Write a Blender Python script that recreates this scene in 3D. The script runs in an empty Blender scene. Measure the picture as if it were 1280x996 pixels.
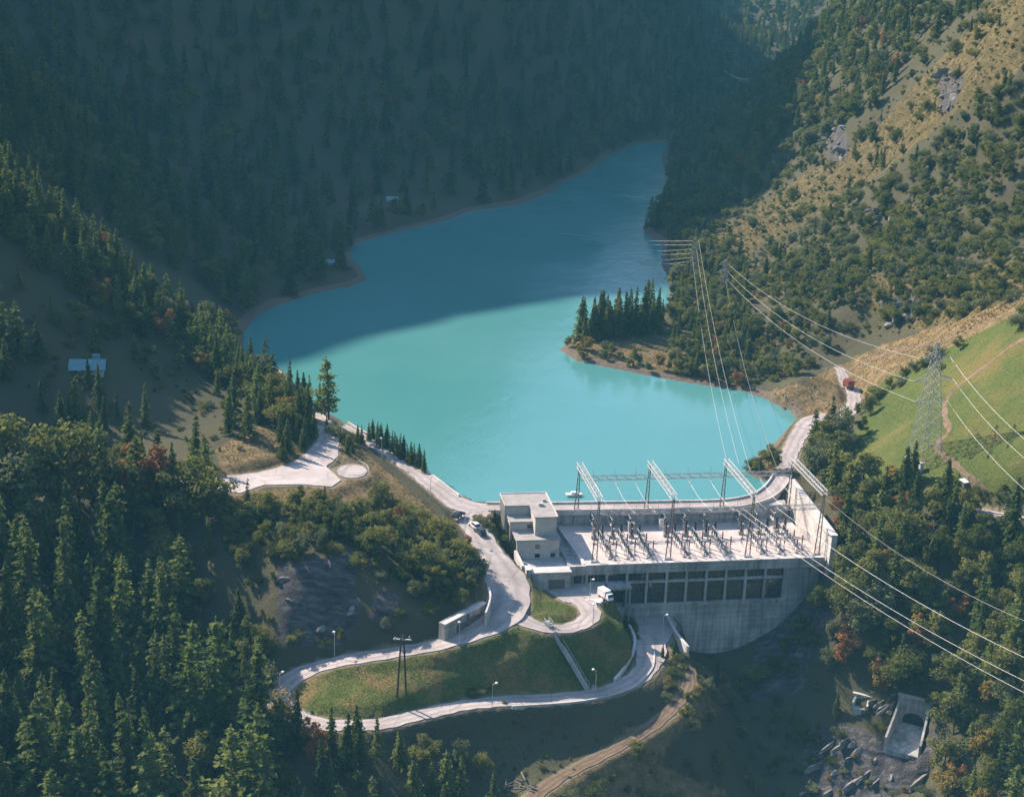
import bpy, bmesh, math, random
import numpy as np
from mathutils import Vector, Matrix, noise as mnoise
random.seed(7); rng = np.random.default_rng(11)
SC = bpy.context.scene
COL = SC.collection
# ------------------------------------------------------------------ camera
CAM_H = 150.0; PITCH = math.radians(17.5); ROLL = math.radians(2.0); FPX = 1970.0
_F = np.array([0, math.cos(PITCH), -math.sin(PITCH)]); _R0 = np.array([1., 0, 0]); _U0 = np.array([0, math.sin(PITCH), math.cos(PITCH)])
_R = math.cos(ROLL)*_R0 + math.sin(ROLL)*_U0; _U = math.cos(ROLL)*_U0 - math.sin(ROLL)*_R0
cam_data = bpy.data.cameras.new('camera'); cam = bpy.data.objects.new('camera', cam_data); COL.objects.link(cam)
cam_data.sensor_fit = 'HORIZONTAL'; cam_data.sensor_width = 36.0; cam_data.lens = 36.0*FPX/1280.0
cam_data.clip_start = 1.0; cam_data.clip_end = 12000.0
cam.matrix_world = Matrix(((_R[0], _U[0], -_F[0], 0), (_R[1], _U[1], -_F[1], 0), (_R[2], _U[2], -_F[2], CAM_H), (0, 0, 0, 1)))
SC.camera = cam
# ------------------------------------------------------------------ sky and sun
SUN_EL = math.radians(36.0)
SUN_H = np.array([-0.79, 0.613]); SUN_H /= np.linalg.norm(SUN_H)      # horizontal direction towards the sun
world = bpy.data.worlds.new('World'); SC.world = world; world.use_nodes = True
wn = world.node_tree; wn.nodes.clear()
sky = wn.nodes.new('ShaderNodeTexSky'); sky.sky_type = 'NISHITA'; sky.sun_disc = False
sky.sun_elevation = SUN_EL; sky.sun_rotation = math.atan2(SUN_H[0], SUN_H[1])
sky.altitude = 1000; sky.air_density = 1.0; sky.dust_density = 1.2; sky.ozone_density = 1.0
bgn = wn.nodes.new('ShaderNodeBackground'); bgn.inputs['Strength'].default_value = 0.145
tint = wn.nodes.new('ShaderNodeMix'); tint.data_type = 'RGBA'; tint.blend_type = 'MULTIPLY'
tint.inputs['Factor'].default_value = 1.0; tint.inputs['B'].default_value = (0.92, 0.93, 0.98, 1)
wo = wn.nodes.new('ShaderNodeOutputWorld')
wn.links.new(sky.outputs['Color'], tint.inputs['A']); wn.links.new(tint.outputs['Result'], bgn.inputs['Color'])
wn.links.new(bgn.outputs[0], wo.inputs['Surface'])
sl = bpy.data.lights.new('sun', 'SUN'); sl.energy = 5.0; sl.angle = math.radians(0.53); sl.color = (1.0, 0.84, 0.70)
sun = bpy.data.objects.new('sun', sl); COL.objects.link(sun); sun.location = (-300, 400, 600)
sun.rotation_euler = Vector((SUN_H[0]*math.cos(SUN_EL), SUN_H[1]*math.cos(SUN_EL), math.sin(SUN_EL))).to_track_quat('Z', 'Y').to_euler()
SC.view_settings.view_transform = 'Standard'; SC.view_settings.look = 'None'
SC.view_settings.exposure = 1.42; SC.view_settings.gamma = 1.0; SC.view_settings.use_curve_mapping = False
SC.render.engine = 'CYCLES'
cy = SC.cycles; cy.use_denoising = True; cy.max_bounces = 5; cy.diffuse_bounces = 2; cy.glossy_bounces = 2
cy.transmission_bounces = 3; cy.transparent_max_bounces = 4; cy.volume_bounces = 0; cy.use_adaptive_sampling = True
cy.sample_clamp_indirect = 4.0; cy.caustics_reflective = False; cy.caustics_refractive = False
# ------------------------------------------------------------------ survey helpers: image point + height (or distance) -> point in the valley
def W(px, py, z):
    d = _F + (px-640)/FPX*_R - (py-498)/FPX*_U
    t = (z-CAM_H)/d[2]
    return np.array([t*d[0], t*d[1], z])
def WY(px, py, y):
    d = _F + (px-640)/FPX*_R - (py-498)/FPX*_U
    t = y/d[1]
    return np.array([t*d[0], y, CAM_H+t*d[2]])
def PROJ(x, y, z):
    vx, vy, vz = x, y, z-CAM_H
    k = vx*_F[0]+vy*_F[1]+vz*_F[2]
    return 640+FPX*(vx*_R[0]+vy*_R[1]+vz*_R[2])/k, 498-FPX*(vx*_U[0]+vy*_U[1]+vz*_U[2])/k
def inpoly(px, py, poly):
    px = np.asarray(px, float); py = np.asarray(py, float)
    r = np.zeros(px.shape, bool); n = len(poly)
    for i in range(n):
        x1, y1 = poly[i][0], poly[i][1]; x2, y2 = poly[(i+1) % n][0], poly[(i+1) % n][1]
        if y1 == y2: continue
        c = ((y1 > py) != (y2 > py)) & (px < (x2-x1)*(py-y1)/(y2-y1)+x1)
        r ^= c
    return r
def polydist(X, Y, pts, closed=False):
    """distance to a polyline, and index+fraction of the nearest place on it"""
    D = np.full(X.shape, 1e9); S = np.zeros(X.shape)
    n = len(pts)
    for i in range(n if closed else n-1):
        a = pts[i]; b = pts[(i+1) % n]
        dx, dy = b[0]-a[0], b[1]-a[1]; L = dx*dx+dy*dy+1e-9
        t = np.clip(((X-a[0])*dx+(Y-a[1])*dy)/L, 0, 1)
        d = np.hypot(X-a[0]-t*dx, Y-a[1]-t*dy)
        m = d < D; D[m] = d[m]; S[m] = i+t[m]
    return D, S
def smooth(a, b, x):
    t = np.clip((x-a)/(b-a), 0, 1); return t*t*(3-2*t)
def catmull(pts, step=1.2):
    P = np.array(pts, float); out = []
    for i in range(len(P)-1):
        p0 = P[max(i-1, 0)]; p1 = P[i]; p2 = P[i+1]; p3 = P[min(i+2, len(P)-1)]
        n = max(1, int(np.linalg.norm(p2[:2]-p1[:2])/step))
        for k in range(n):
            t = k/n
            out.append(0.5*((2*p1)+(-p0+p2)*t+(2*p0-5*p1+4*p2-p3)*t*t+(-p0+3*p1-3*p2+p3)*t**3))
    out.append(P[-1]); return np.array(out)
def vnoise(X, Y, scale, seed=0, octs=3):
    """value noise on arrays, about -1..1"""
    out = np.zeros(X.shape); amp = 1; tot = 0
    for o in range(octs):
        r = np.random.default_rng(seed*17+o).random((256, 256))*2-1
        u = X/scale; v = Y/scale
        i = np.floor(u).astype(int); j = np.floor(v).astype(int); fu = u-i; fv = v-j
        fu = fu*fu*(3-2*fu); fv = fv*fv*(3-2*fv)
        g = lambda a, b: r[a % 256, b % 256]
        out += amp*((g(i, j)*(1-fu)+g(i+1, j)*fu)*(1-fv)+(g(i, j+1)*(1-fu)+g(i+1, j+1)*fu)*fv)
        tot += amp; amp *= 0.5; scale *= 0.5
    return out/tot
# ------------------------------------------------------------------ object helpers
def tag(o, label=None, cat=None, group=None, kind=None):
    if label: o['label'] = label
    if cat: o['category'] = cat
    if group: o['group'] = group
    if kind: o['kind'] = kind
    return o
def empty(name, loc=(0, 0, 0), rz=0.0, label=None, cat=None, group=None):
    o = bpy.data.objects.new(name, None); COL.objects.link(o); o.empty_display_size = 0.5
    o.location = loc; o.rotation_euler = (0, 0, rz)
    return tag(o, label, cat, group)
def mesh_obj(name, verts, faces, mat, parent=None, smooth_shade=False):
    me = bpy.data.meshes.new(name); me.from_pydata([tuple(map(float, v)) for v in verts], [], [tuple(int(i) for i in f) for f in faces]); me.update()
    return link_mesh(name, me, mat, parent, smooth_shade)
def link_mesh(name, me, mat, parent=None, smooth_shade=False):
    if mat is not None and not me.materials: me.materials.append(mat)
    if smooth_shade: me.polygons.foreach_set('use_smooth', [True]*len(me.polygons))
    o = bpy.data.objects.new(name, me); COL.objects.link(o)
    if parent is not None: o.parent = parent
    return o
class MB:
    """collects simple solids into one mesh"""
    def __init__(s): s.v = []; s.f = []
    def poly(s, vs, fs):
        b = len(s.v); s.v += [tuple(v) for v in vs]; s.f += [tuple(i+b for i in f) for f in fs]; return s
    def box(s, x0, x1, y0, y1, z0, z1):
        return s.poly([(x0, y0, z0), (x1, y0, z0), (x1, y1, z0), (x0, y1, z0), (x0, y0, z1), (x1, y0, z1), (x1, y1, z1), (x0, y1, z1)],
                      [(0, 3, 2, 1), (4, 5, 6, 7), (0, 1, 5, 4), (1, 2, 6, 5), (2, 3, 7, 6), (3, 0, 4, 7)])
    def bar(s, a, b, r, n=4, r2=None, rot=0.785):
        a = Vector(a); b = Vector(b); d = b-a
        if d.length < 1e-6: return s
        d.normalize(); up = Vector((0, 0, 1)) if abs(d.z) < 0.95 else Vector((1, 0, 0))
        x = d.cross(up).normalized(); y = x.cross(d); r2 = r if r2 is None else r2
        vs = [a+(x*math.cos(rot+2*math.pi*k/n)+y*math.sin(rot+2*math.pi*k/n))*r for k in range(n)]
        vs += [b+(x*math.cos(rot+2*math.pi*k/n)+y*math.sin(rot+2*math.pi*k/n))*r2 for k in range(n)]
        fs = [(k, (k+1) % n, n+(k+1) % n, n+k) for k in range(n)]+[tuple(range(n-1, -1, -1)), tuple(range(n, 2*n))]
        return s.poly(vs, fs)
    def path(s, pts, r, n=4):
        P = [Vector(p) for p in pts]; vs = []; fs = []
        for i, p in enumerate(P):
            d = (P[min(i+1, len(P)-1)]-P[max(i-1, 0)]).normalized(); up = Vector((0, 0, 1)) if abs(d.z) < 0.95 else Vector((1, 0, 0))
            x = d.cross(up).normalized(); y = x.cross(d)
            vs += [p+(x*math.cos(2*math.pi*k/n)+y*math.sin(2*math.pi*k/n))*r for k in range(n)]
        for i in range(len(P)-1):
            fs += [(i*n+k, i*n+(k+1) % n, (i+1)*n+(k+1) % n, (i+1)*n+k) for k in range(n)]
        fs += [tuple(range(n-1, -1, -1)), tuple(range((len(P)-1)*n, len(P)*n))]
        return s.poly(vs, fs)
    def lathe(s, prof, n=10, c=(0, 0, 0)):
        vs = []; fs = []
        for (r, z) in prof: vs += [(c[0]+r*math.cos(2*math.pi*k/n), c[1]+r*math.sin(2*math.pi*k/n), c[2]+z) for k in range(n)]
        m = len(prof)
        for i in range(m-1): fs += [(i*n+k, i*n+(k+1) % n, (i+1)*n+(k+1) % n, (i+1)*n+k) for k in range(n)]
        fs += [tuple(range(n-1, -1, -1)), tuple(range((m-1)*n, m*n))]
        return s.poly(vs, fs)
    def prism(s, pts, z0, z1):
        """vertical prism over a counter-clockwise outline; z1 may be a list"""
        n = len(pts); zz0 = z0 if hasattr(z0, '__len__') else [z0]*n; zz1 = z1 if hasattr(z1, '__len__') else [z1]*n
        vs = [(p[0], p[1], zz0[i]) for i, p in enumerate(pts)]+[(p[0], p[1], zz1[i]) for i, p in enumerate(pts)]
        return s.poly(vs, [tuple(range(n-1, -1, -1)), tuple(range(n, 2*n))]+[(i, (i+1) % n, n+(i+1) % n, n+i) for i in range(n)])
    def build(s, name, mat, parent=None, smooth_shade=False):
        return mesh_obj(name, s.v, s.f, mat, parent, smooth_shade)
    def mesh(s, name, mat):
        me = bpy.data.meshes.new(name); me.from_pydata([tuple(map(float, v)) for v in s.v], [], s.f); me.update(); me.materials.append(mat); return me
# ------------------------------------------------------------------ materials
MAT = {}
def mat_new(name):
    m = bpy.data.materials.new(name); m.use_nodes = True; nt = m.node_tree; nt.nodes.clear()
    out = nt.nodes.new('ShaderNodeOutputMaterial'); MAT[name] = m
    return m, nt, out
def N(nt, t, **kw):
    n = nt.nodes.new(t)
    for k, v in kw.items():
        if k in ('inputs',):
            for a, b in v.items(): n.inputs[a].default_value = b
        else: setattr(n, k, v)
    return n
def L(nt, a, b): nt.links.new(a, b)
def ramp(nt, fac, stops):
    r = nt.nodes.new('ShaderNodeValToRGB'); e = r.color_ramp.elements
    while len(e) < len(stops): e.new(0.5)
    for i, (p, c) in enumerate(stops): e[i].position = p; e[i].color = (*c, 1) if len(c) == 3 else c
    L(nt, fac, r.inputs['Fac']); return r.outputs['Color']
def noise_n(nt, scale, detail=4, rough=0.55, vec=None, dist=0.0):
    n = N(nt, 'ShaderNodeTexNoise', inputs={'Scale': scale, 'Detail': detail, 'Roughness': rough, 'Distortion': dist})
    if vec is not None: L(nt, vec, n.inputs['Vector'])
    return n.outputs['Fac']
def mixc(nt, f, a, b, mode='MIX'):
    m = N(nt, 'ShaderNodeMix', data_type='RGBA', blend_type=mode)
    for sock, val in (('Factor', f), ('A', a), ('B', b)):
        if hasattr(val, 'default_value') or hasattr(val, 'is_output'): L(nt, val, m.inputs[sock])
        else: m.inputs[sock].default_value = val if sock == 'Factor' else ((*val, 1) if len(val) == 3 else val)
    return m.outputs['Result']
def math_n(nt, op, a, b=None, clamp=False):
    m = N(nt, 'ShaderNodeMath', operation=op, use_clamp=clamp)
    for i, val in enumerate((a, b)):
        if val is None: continue
        if hasattr(val, 'is_output'): L(nt, val, m.inputs[i])
        else: m.inputs[i].default_value = val
    return m.outputs[0]
def pbsdf(nt, out, col, rough=0.8, metal=0.0, spec=0.3, normal=None):
    p = nt.nodes.new('ShaderNodeBsdfPrincipled')
    if hasattr(col, 'is_output'): L(nt, col, p.inputs['Base Color'])
    else: p.inputs['Base Color'].default_value = (*col, 1)
    if hasattr(rough, 'is_output'): L(nt, rough, p.inputs['Roughness'])
    else: p.inputs['Roughness'].default_value = rough
    p.inputs['Metallic'].default_value = metal; p.inputs['Specular IOR Level'].default_value = spec
    if normal is not None: L(nt, normal, p.inputs['Normal'])
    L(nt, p.outputs[0], out.inputs['Surface']); return p
def bump(nt, h, strength=0.5, dist=0.1):
    b = N(nt, 'ShaderNodeBump', inputs={'Strength': strength, 'Distance': dist}); L(nt, h, b.inputs['Height']); return b.outputs[0]
def mat_simple(name, c1, c2=None, scale=0.6, rough=0.8, metal=0.0, spec=0.3, bstr=0.0, fine=None):
    """two-tone noise-mottled surface in object space"""
    m, nt, out = mat_new(name)
    tc = nt.nodes.new('ShaderNodeNewGeometry').outputs['Position']
    c2 = c2 or tuple(x*0.75 for x in c1)
    n1 = noise_n(nt, scale, 5, 0.6, tc); col = ramp(nt, n1, [(0.3, c2), (0.7, c1)])
    nb = noise_n(nt, fine or scale*8, 3, 0.6, tc)
    col = mixc(nt, 0.25, col, ramp(nt, nb, [(0.3, (0.25, 0.25, 0.25)), (0.7, (0.75, 0.75, 0.75))]), 'OVERLAY')
    pbsdf(nt, out, col, rough, metal, spec, bump(nt, nb, bstr, 0.05) if bstr else None)
    return m
# =================================================================== THE LAND
SHORE = [(590,629),(560,618),(535,601),(505,577),(480,560),(452,545),(430,530),(395,508),(372,492),(352,474),(345,462),(325,453),(305,450),(303,430),(306,412),(320,395),(345,382),(400,365),(440,358),(458,350),(450,335),(436,318),(440,307),(470,297),(520,285),(560,275),(585,265),(650,255),(690,240),(703,230),(735,215),(760,195),(790,181),(832,177),
(838,182),(828,192),(829,207),(838,225),(838,242),(825,262),(803,285),(811,295),(828,304),(828,330),(836,350),(838,372),(833,388),(800,398),(760,405),(725,415),(700,437),(722,451),(760,459),(810,469),(860,478),(930,489),(960,499),(988,513),(996,525),(986,540),(968,556),(945,572),(936,586),(945,598),(968,603)]
shore = [W(x, y, 0)[:2] for x, y in SHORE]
DAM_UP = [(72.5, 403), (69, 397), (58.2, 392.4), (45, 390), (30, 387.4), (10, 384), (-6, 383.2)]   # upstream face of the dam, right to left
lake_poly = shore+[np.array(p) for p in DAM_UP]
CP = [(270,605,9),(400,572,9),(418,600,8.8),(340,618,8.5),(290,615,8.5),(440,588,8.5),(412,540,8.5),(398,522,8),(470,610,6.5),(500,620,5),(450,640,6),(520,640,3),(560,660,1.2),
(350,485,6),(330,458,5),(430,560,8),(450,570,7),(480,590,5),
(600,645,1.1),(612,690,0),(640,740,-3),(600,740,-1.2),(570,750,-1.5),(530,760,-2.5),(560,790,-6),(480,820,-9.3),(430,827,-10.5),(385,838,-12),(348,872,-13.8),(420,908,-15),(520,895,-15.4),(640,876,-16),(750,867,-16.6),(812,832,-17),(800,785,-17.3),
(700,787,-5.7),(735,765,-7),(680,765,-5),(690,745,-6),(450,860,-12.5),(560,850,-12),(640,830,-9.5),(600,800,-7),(700,830,-12),(770,790,-9),(770,820,-14),
(600,905,-19.3),(600,940,-23.2),(600,990,-28),(700,900,-19.6),(700,940,-24),(780,900,-20),(810,870,-18.4),
(860,855,-19.1),(820,905,-21.5),(730,955,-24.3),(690,978,-25.4),(880,870,-20.8),(860,930,-25.5),(760,990,-28.5),(840,990,-33),(930,900,-36),(905,850,-31),
(1000,960,-41),(950,990,-43),(1000,850,-29),(1040,780,-14),(1000,770,-16),(1035,735,-9),(1010,755,-14.5),(985,785,-20),(960,822,-26),(1060,880,-28),(1130,960,-34),(1150,850,-19),(1040,960,-39),(1280,850,-10),(1280,990,-26),(1100,760,-8),(1040,700,-4),(1100,680,-2),(1280,720,3),(1200,700,3),(1280,645,14),(1210,637,12),(1150,640,9),(1080,620,6),(1040,640,0),(1030,600,2.5),
(1155,572,17),(1280,600,22),(1280,520,32),(1200,480,28),(1280,400,46),(1180,430,29),(1100,470,16),(1100,540,12),(1060,520,4),(1060,483,5),(1000,545,3),(960,500,3),(1000,470,9),(1050,440,9),(1100,430,15),
(450,985,-22),(380,950,-19),(330,940,-20),(318,870,-15.5),(250,850,-16),(200,750,-8),(100,850,-15),(0,800,-9),(0,990,-25),(200,990,-26),(100,700,-2),(0,680,2),(200,660,4),(280,700,2.5),(350,740,0.5),(300,800,-11),(340,830,-11),(420,790,-6.6),(420,700,5.5),(480,760,-1.5),(520,700,3.2),(280,640,6),(350,660,6.8),
(100,620,8),(200,595,9),(280,560,11),(330,540,12),(360,550,10)]
CY = [(0,240,470),(60,290,475),(120,335,478),(180,375,480),(240,415,482),(290,450,484),
(0,600,385),(0,520,405),(0,400,430),(110,462,425),(250,480,440),(200,540,405),
(0,110,620),(60,150,625),(120,200,630),(200,250,640),(240,300,640),
(0,0,800),(200,0,830),(400,0,890),(600,0,960),(730,0,1220),(450,150,830),(650,150,950),(200,150,760),(400,250,770),(760,120,1120),(800,0,1350),(845,70,1300),(882,128,1260),(850,166,1100),
(1280,0,600),(1280,100,570),(1280,200,540),(1280,300,510),(1120,10,800),(1015,85,900),(930,132,1000),(880,172,960),(1000,200,760),(1100,200,660),(1000,300,650),(1100,300,580),(900,250,780),(870,300,700),(1180,100,640),(900,400,570),(960,440,530),(1050,380,530),(1180,360,500),
(880,70,1750),(900,42,1780),(915,15,1800)]
CW = [(0,-300,-85),(60,-700,-100),(-380,-250,220),(380,-250,240),(-250,-50,70),(260,-50,80),(-900,-300,560),(900,-300,600),(-350,-800,260),(420,-800,300),(100,-1150,120),(-100,-1450,420),(400,-1450,480),(-700,-1300,600),(900,-1300,650),(-500,100,260),(520,120,280),(-300,480,150),(-260,380,95),(-240,300,45),(-200,240,0),(-90,220,-42),(0,220,-46),(100,220,-50),(200,240,0),(0,120,-60),(-250,120,10),(280,120,40),
(-420,800,235),(-360,950,362),(-490,1003,468),(-550,958,476),(-420,1000,434),(-300,1030,360),(-220,1010,340),(-110,1060,300),(-10,1200,250),(60,1420,225),(-120,1500,430),(-500,1300,560),(-700,700,480),(-650,350,350),
(270,600,230),(300,500,185),(240,420,110),(230,350,75),(210,300,40),(330,800,280),(280,1000,230),(450,600,400),(450,350,230),(600,900,480),
(200,1130,25),(225,1220,10),(215,1350,4),(225,1550,5),(180,1450,4),(300,1300,40),(330,1450,60),(500,1300,300),(100,1600,150),
(190,1700,8),(150,1850,40),(310,2000,200),(600,1900,420),(120,2400,160),(400,2600,420),(-200,2300,520),(50,3000,560),(600,3000,640),(-600,2800,700),(-900,1500,750),(900,1600,640),(900,500,560),(-900,400,520),
(45,368,-26),(20,362,-22),(70,372,-20),(0,450,-9),(20,480,-10),(0,560,-12),(0,650,-12),(30,750,-10),(50,900,-8),(40,420,-12)]
pts = [W(*a) for a in CP]+[WY(*a) for a in CY]+[np.array(a, float) for a in CW]+[np.array([p[0], p[1], 0.6]) for p in shore]
pts = np.array(pts)
def solve_rbf(P, c=7.0, lam=0.6):
    n = len(P); d = np.sqrt((P[:, None, 0]-P[None, :, 0])**2+(P[:, None, 1]-P[None, :, 1])**2+c*c)
    A = np.zeros((n+3, n+3)); A[:n, :n] = -d+np.eye(n)*lam; A[:n, n] = 1; A[:n, n+1:] = P[:, :2]/100; A[n, :n] = 1; A[n+1:, :n] = P[:, :2].T/100
    return np.linalg.solve(A, np.concatenate([P[:, 2], np.zeros(3)]))
coef = solve_rbf(pts)
def eval_rbf(X, Y, c=7.0):
    out = coef[-3]+coef[-2]*X/100+coef[-1]*Y/100
    for k in range(len(pts)):
        out = out-coef[k]*np.sqrt((X-pts[k, 0])**2+(Y-pts[k, 1])**2+c*c)
    return out
def axis(segs):
    out = [segs[0][0]]
    for a, b, s0, s1 in segs:
        x = a
        while x < b-1e-6:
            t = (x-a)/(b-a); x = min(b, x+s0+(s1-s0)*t)
            if b-x < 0.3*s1: x = b
            out.append(x)
    return np.array(out)
GX = axis([(-1000, -400, 60, 16), (-400, -140, 16, 3), (-140, -110, 3, 1.3), (-110, 130, 1.3, 1.3), (130, 240, 1.4, 5), (240, 420, 5, 16), (420, 1000, 16, 60)])
GY = axis([(-1500, 0, 110, 40), (0, 100, 40, 16), (100, 270, 16, 2.5), (270, 285, 2.5, 1.3), (285, 440, 1.3, 1.3), (440, 700, 1.4, 3.5), (700, 1100, 3.5, 6), (1100, 2000, 6, 13), (2000, 3200, 13, 60)])
XX, YY = np.meshgrid(GX, GY)
ZZ = eval_rbf(XX, YY)
inl = inpoly(XX, YY, lake_poly)
sd, _ = polydist(XX, YY, lake_poly, True)
up_side = (YY > 396) | ((XX < -8) & (YY > 372+0*XX))
# broken ground
rough_amp = smooth(3, 40, sd)*(0.35+1.1*smooth(470, 560, YY)+4*smooth(1100, 2000, YY)+0.8*smooth(120, 160, np.abs(XX)))
ZZ = ZZ+rough_amp*(vnoise(XX, YY, 14, 3, 3)+1.6*smooth(480, 650, YY)*vnoise(XX, YY, 42, 5, 2))
ZZ += 9*smooth(220, 300, ZZ)*smooth(850, 950, YY)*vnoise(XX, YY, 70, 21, 4)
ZZ += 6*smooth(120, 170, XX)*smooth(450, 520, YY)*vnoise(XX+0.7*YY, YY-0.7*XX, 30, 9, 3)
ZZ = np.where(inl, np.minimum(ZZ, -0.25-0.35*np.minimum(sd, 25)), np.where(up_side, np.maximum(ZZ, 0.2+0.12*np.minimum(sd, 12)), ZZ))
# ------------------------------------------------------------------ roads: (image x, image y, height, width)
ROADS = {
 'crest_road': [(585,634,1.2,7),(600,634,1.2,5.5),(640,634,1.2,4.5),(700,634,1.2,4.5),(760,633,1.2,4.5),(830,632,1.2,4.5),(900,630.5,1.2,4.5),(936,626,1.2,4.5),(958,617.5,1.2,4.5),(973,603,1.5,4.5),(981,585,2.0,4.6),(988,565,2.7,4.8),(998,545,3,5),(1010,528,3.3,5.5),(1028,521,3.7,6),(1050,518.5,4,6),(1064,511,4.3,5),(1068,500,4.6,4.2),(1066,489,4.9,4),(1058,480,5.2,3.6),(1053,468,6,3.2),(1049,459,6.5,3)],
 'lake_road': [(595,636,1.22,8),(572,628,1.5,7),(548,611,2.0,5.4),(518,588,2.7,5),(486,565,3.4,4.8),(460,550,3.7,4.6),(440,540,4.0,4.4),(425,531,4.2,4)],
 'main_road': [(592,636,1.18,9),(592,648,1.0,9),(598,664,.5,6.5),(608,684,-.3,6.2),(622,702,-1.2,7),(632,722,-2.2,9.5),(636,742,-3.2,10),(632,760,-4,10),(616,777,-4.8,9),(590,790,-5.8,7.5),(560,801,-7,5.5),(530,809,-8,5),(480,817,-9.3,5),(430,825,-10.5,5),(388,836,-12,5),(360,851,-13,5.2),(348,868,-13.8,5.4),(356,886,-14.5,5.4),(382,900,-14.8,5),(420,906,-15,4.6),(470,905,-15.2,4.4),(520,894,-15.4,4.4),(580,881,-15.7,4.4),(640,875,-16,4.4),(700,872,-16.3,4.4),(750,866,-16.6,4.6),(788,852,-16.8,5),(808,834,-17,5.6),(814,814,-17.15,7),(811,799,-17.25,8),(807,788,-17.3,8)],
 'side_road': [(640,764,-4.3,5),(656,776,-4.8,4.6),(680,784,-5.3,4.4),(708,785,-5.9,4.4),(730,778,-6.6,4.6),(738,767,-7.1,4.8),(732,755,-7.6,5),(722,745,-8,6)],
 'upper_road': [(205,598,8.8,5),(240,600,8.9,5),(280,600,9,6),(330,596,9,8),(375,585,9,9),(398,572,9,9),(407,558,8.9,7),(411,546,8.7,5.5),(408,534,8.4,5),(398,522,8,4.5),(380,506,7.2,4.2),(362,494,6.4,4.2),(352,484,5.9,4.6),(347,472,5.5,5.5),(338,463,5.2,5.5),(322,457,5,5),(306,455,5,4.5),(285,452,5,4)],
 'dirt_track': [(818,806,-17.4,4),(838,820,-17.7,3.4),(856,834,-18.2,3.2),(860,850,-18.9,3),(851,873,-19.9,2.8),(830,896,-21,2.8),(798,919,-22.3,2.8),(760,940,-23.5,2.8),(720,960,-24.6,2.9),(690,978,-25.4,3),(668,994,-26.1,3.2),(640,1015,-27,3.2)],
 'meadow_path': [(1280,647,14.2,2.6),(1250,642,13.6,2.6),(1222,637,12.6,2.5),(1200,633,11.6,2.3),(1180,628,10.8,2.2)],
}
road3d = {}
for rn, rp in ROADS.items():
    road3d[rn] = catmull([(*W(a, b, z), w) for a, b, z, w in rp], 1.1)
PLATFORMS = {
 'parking_area': ([(262,602),(330,590),(395,574),(404,580),(418,592),(426,600),(415,608),(372,605),(330,606),(300,616),(268,612)], 9.02),
 'turning_circle': ([(440+19*math.cos(a*0.3927), 589+8.5*math.sin(a*0.3927)) for a in range(16)][::-1], 8.7),
 'powerhouse_forecourt': ([(668,728),(705,752),(720,754),(742,752),(760,748),(752,712),(690,712)], -7.95),
 'lower_platform': ([(792,773),(838,768),(846,780),(836,800),(822,816),(806,818),(796,800)], -17.28),
}
plat3d = {k: [W(a, b, z) for a, b in pp] for k, (pp, z) in PLATFORMS.items()}
roadmask = np.zeros(XX.shape)
def near_box(P, m):
    return (XX > P[:, 0].min()-m) & (XX < P[:, 0].max()+m) & (YY > P[:, 1].min()-m) & (YY < P[:, 1].max()+m)
cuts = []
for rn, P in road3d.items():
    if rn in ('meadow_path', 'main_road', 'side_road'): bw = 2.0
    else: bw = 3.5
    sel = near_box(P, 12)
    d, s = polydist(XX[sel], YY[sel], P[:, :2])
    i = np.clip(s.astype(int), 0, len(P)-2); fr = s-i
    zr = P[i, 2]*(1-fr)+P[i+1, 2]*fr; hw = (P[i, 3]*(1-fr)+P[i+1, 3]*fr)/2
    onlake = inl[sel]
    wgt = 1-smooth(hw+0.6, hw+0.6+bw, d)
    wgt = np.where(onlake & (d > hw+0.3), 0, wgt)
    if rn == 'crest_road': wgt = np.where((YY[sel] < 412) & (XX[sel] > -4) & (XX[sel] < 78), 0, wgt)
    z = ZZ[sel]; ZZ[sel] = z*(1-wgt)+(zr-0.16)*wgt
    if rn != 'crest_road': cuts.append((sel, d, hw, zr))
    else:
        ok = (YY[sel] >= 412) | (XX[sel] < -4)
        cuts.append((sel, np.where(ok, d, 1e3), hw, zr))
for k, P in plat3d.items():
    P = np.array(P); sel = near_box(P, 12)
    d, s = polydist(XX[sel], YY[sel], P[:, :2], True); ins = inpoly(XX[sel], YY[sel], P[:, :2]); d = np.where(ins, 0, d)
    wgt = 1-smooth(0.8, 4.5, d); z = ZZ[sel]; ZZ[sel] = z*(1-wgt)+(P[0, 2]-0.16)*wgt
    cuts.append((sel, d, np.full(d.shape, 0.4), np.full(d.shape, P[0, 2])))
for sel, d, hw, zr in cuts:                        # ground never above a road's underside
    m = d < hw+1.0; z = ZZ[sel]; z = np.where(m, np.minimum(z, zr-0.12), z); ZZ[sel] = z
    rm = roadmask[sel]; roadmask[sel] = np.maximum(rm, 1-smooth(hw-0.3, hw+1.6, d))
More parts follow.
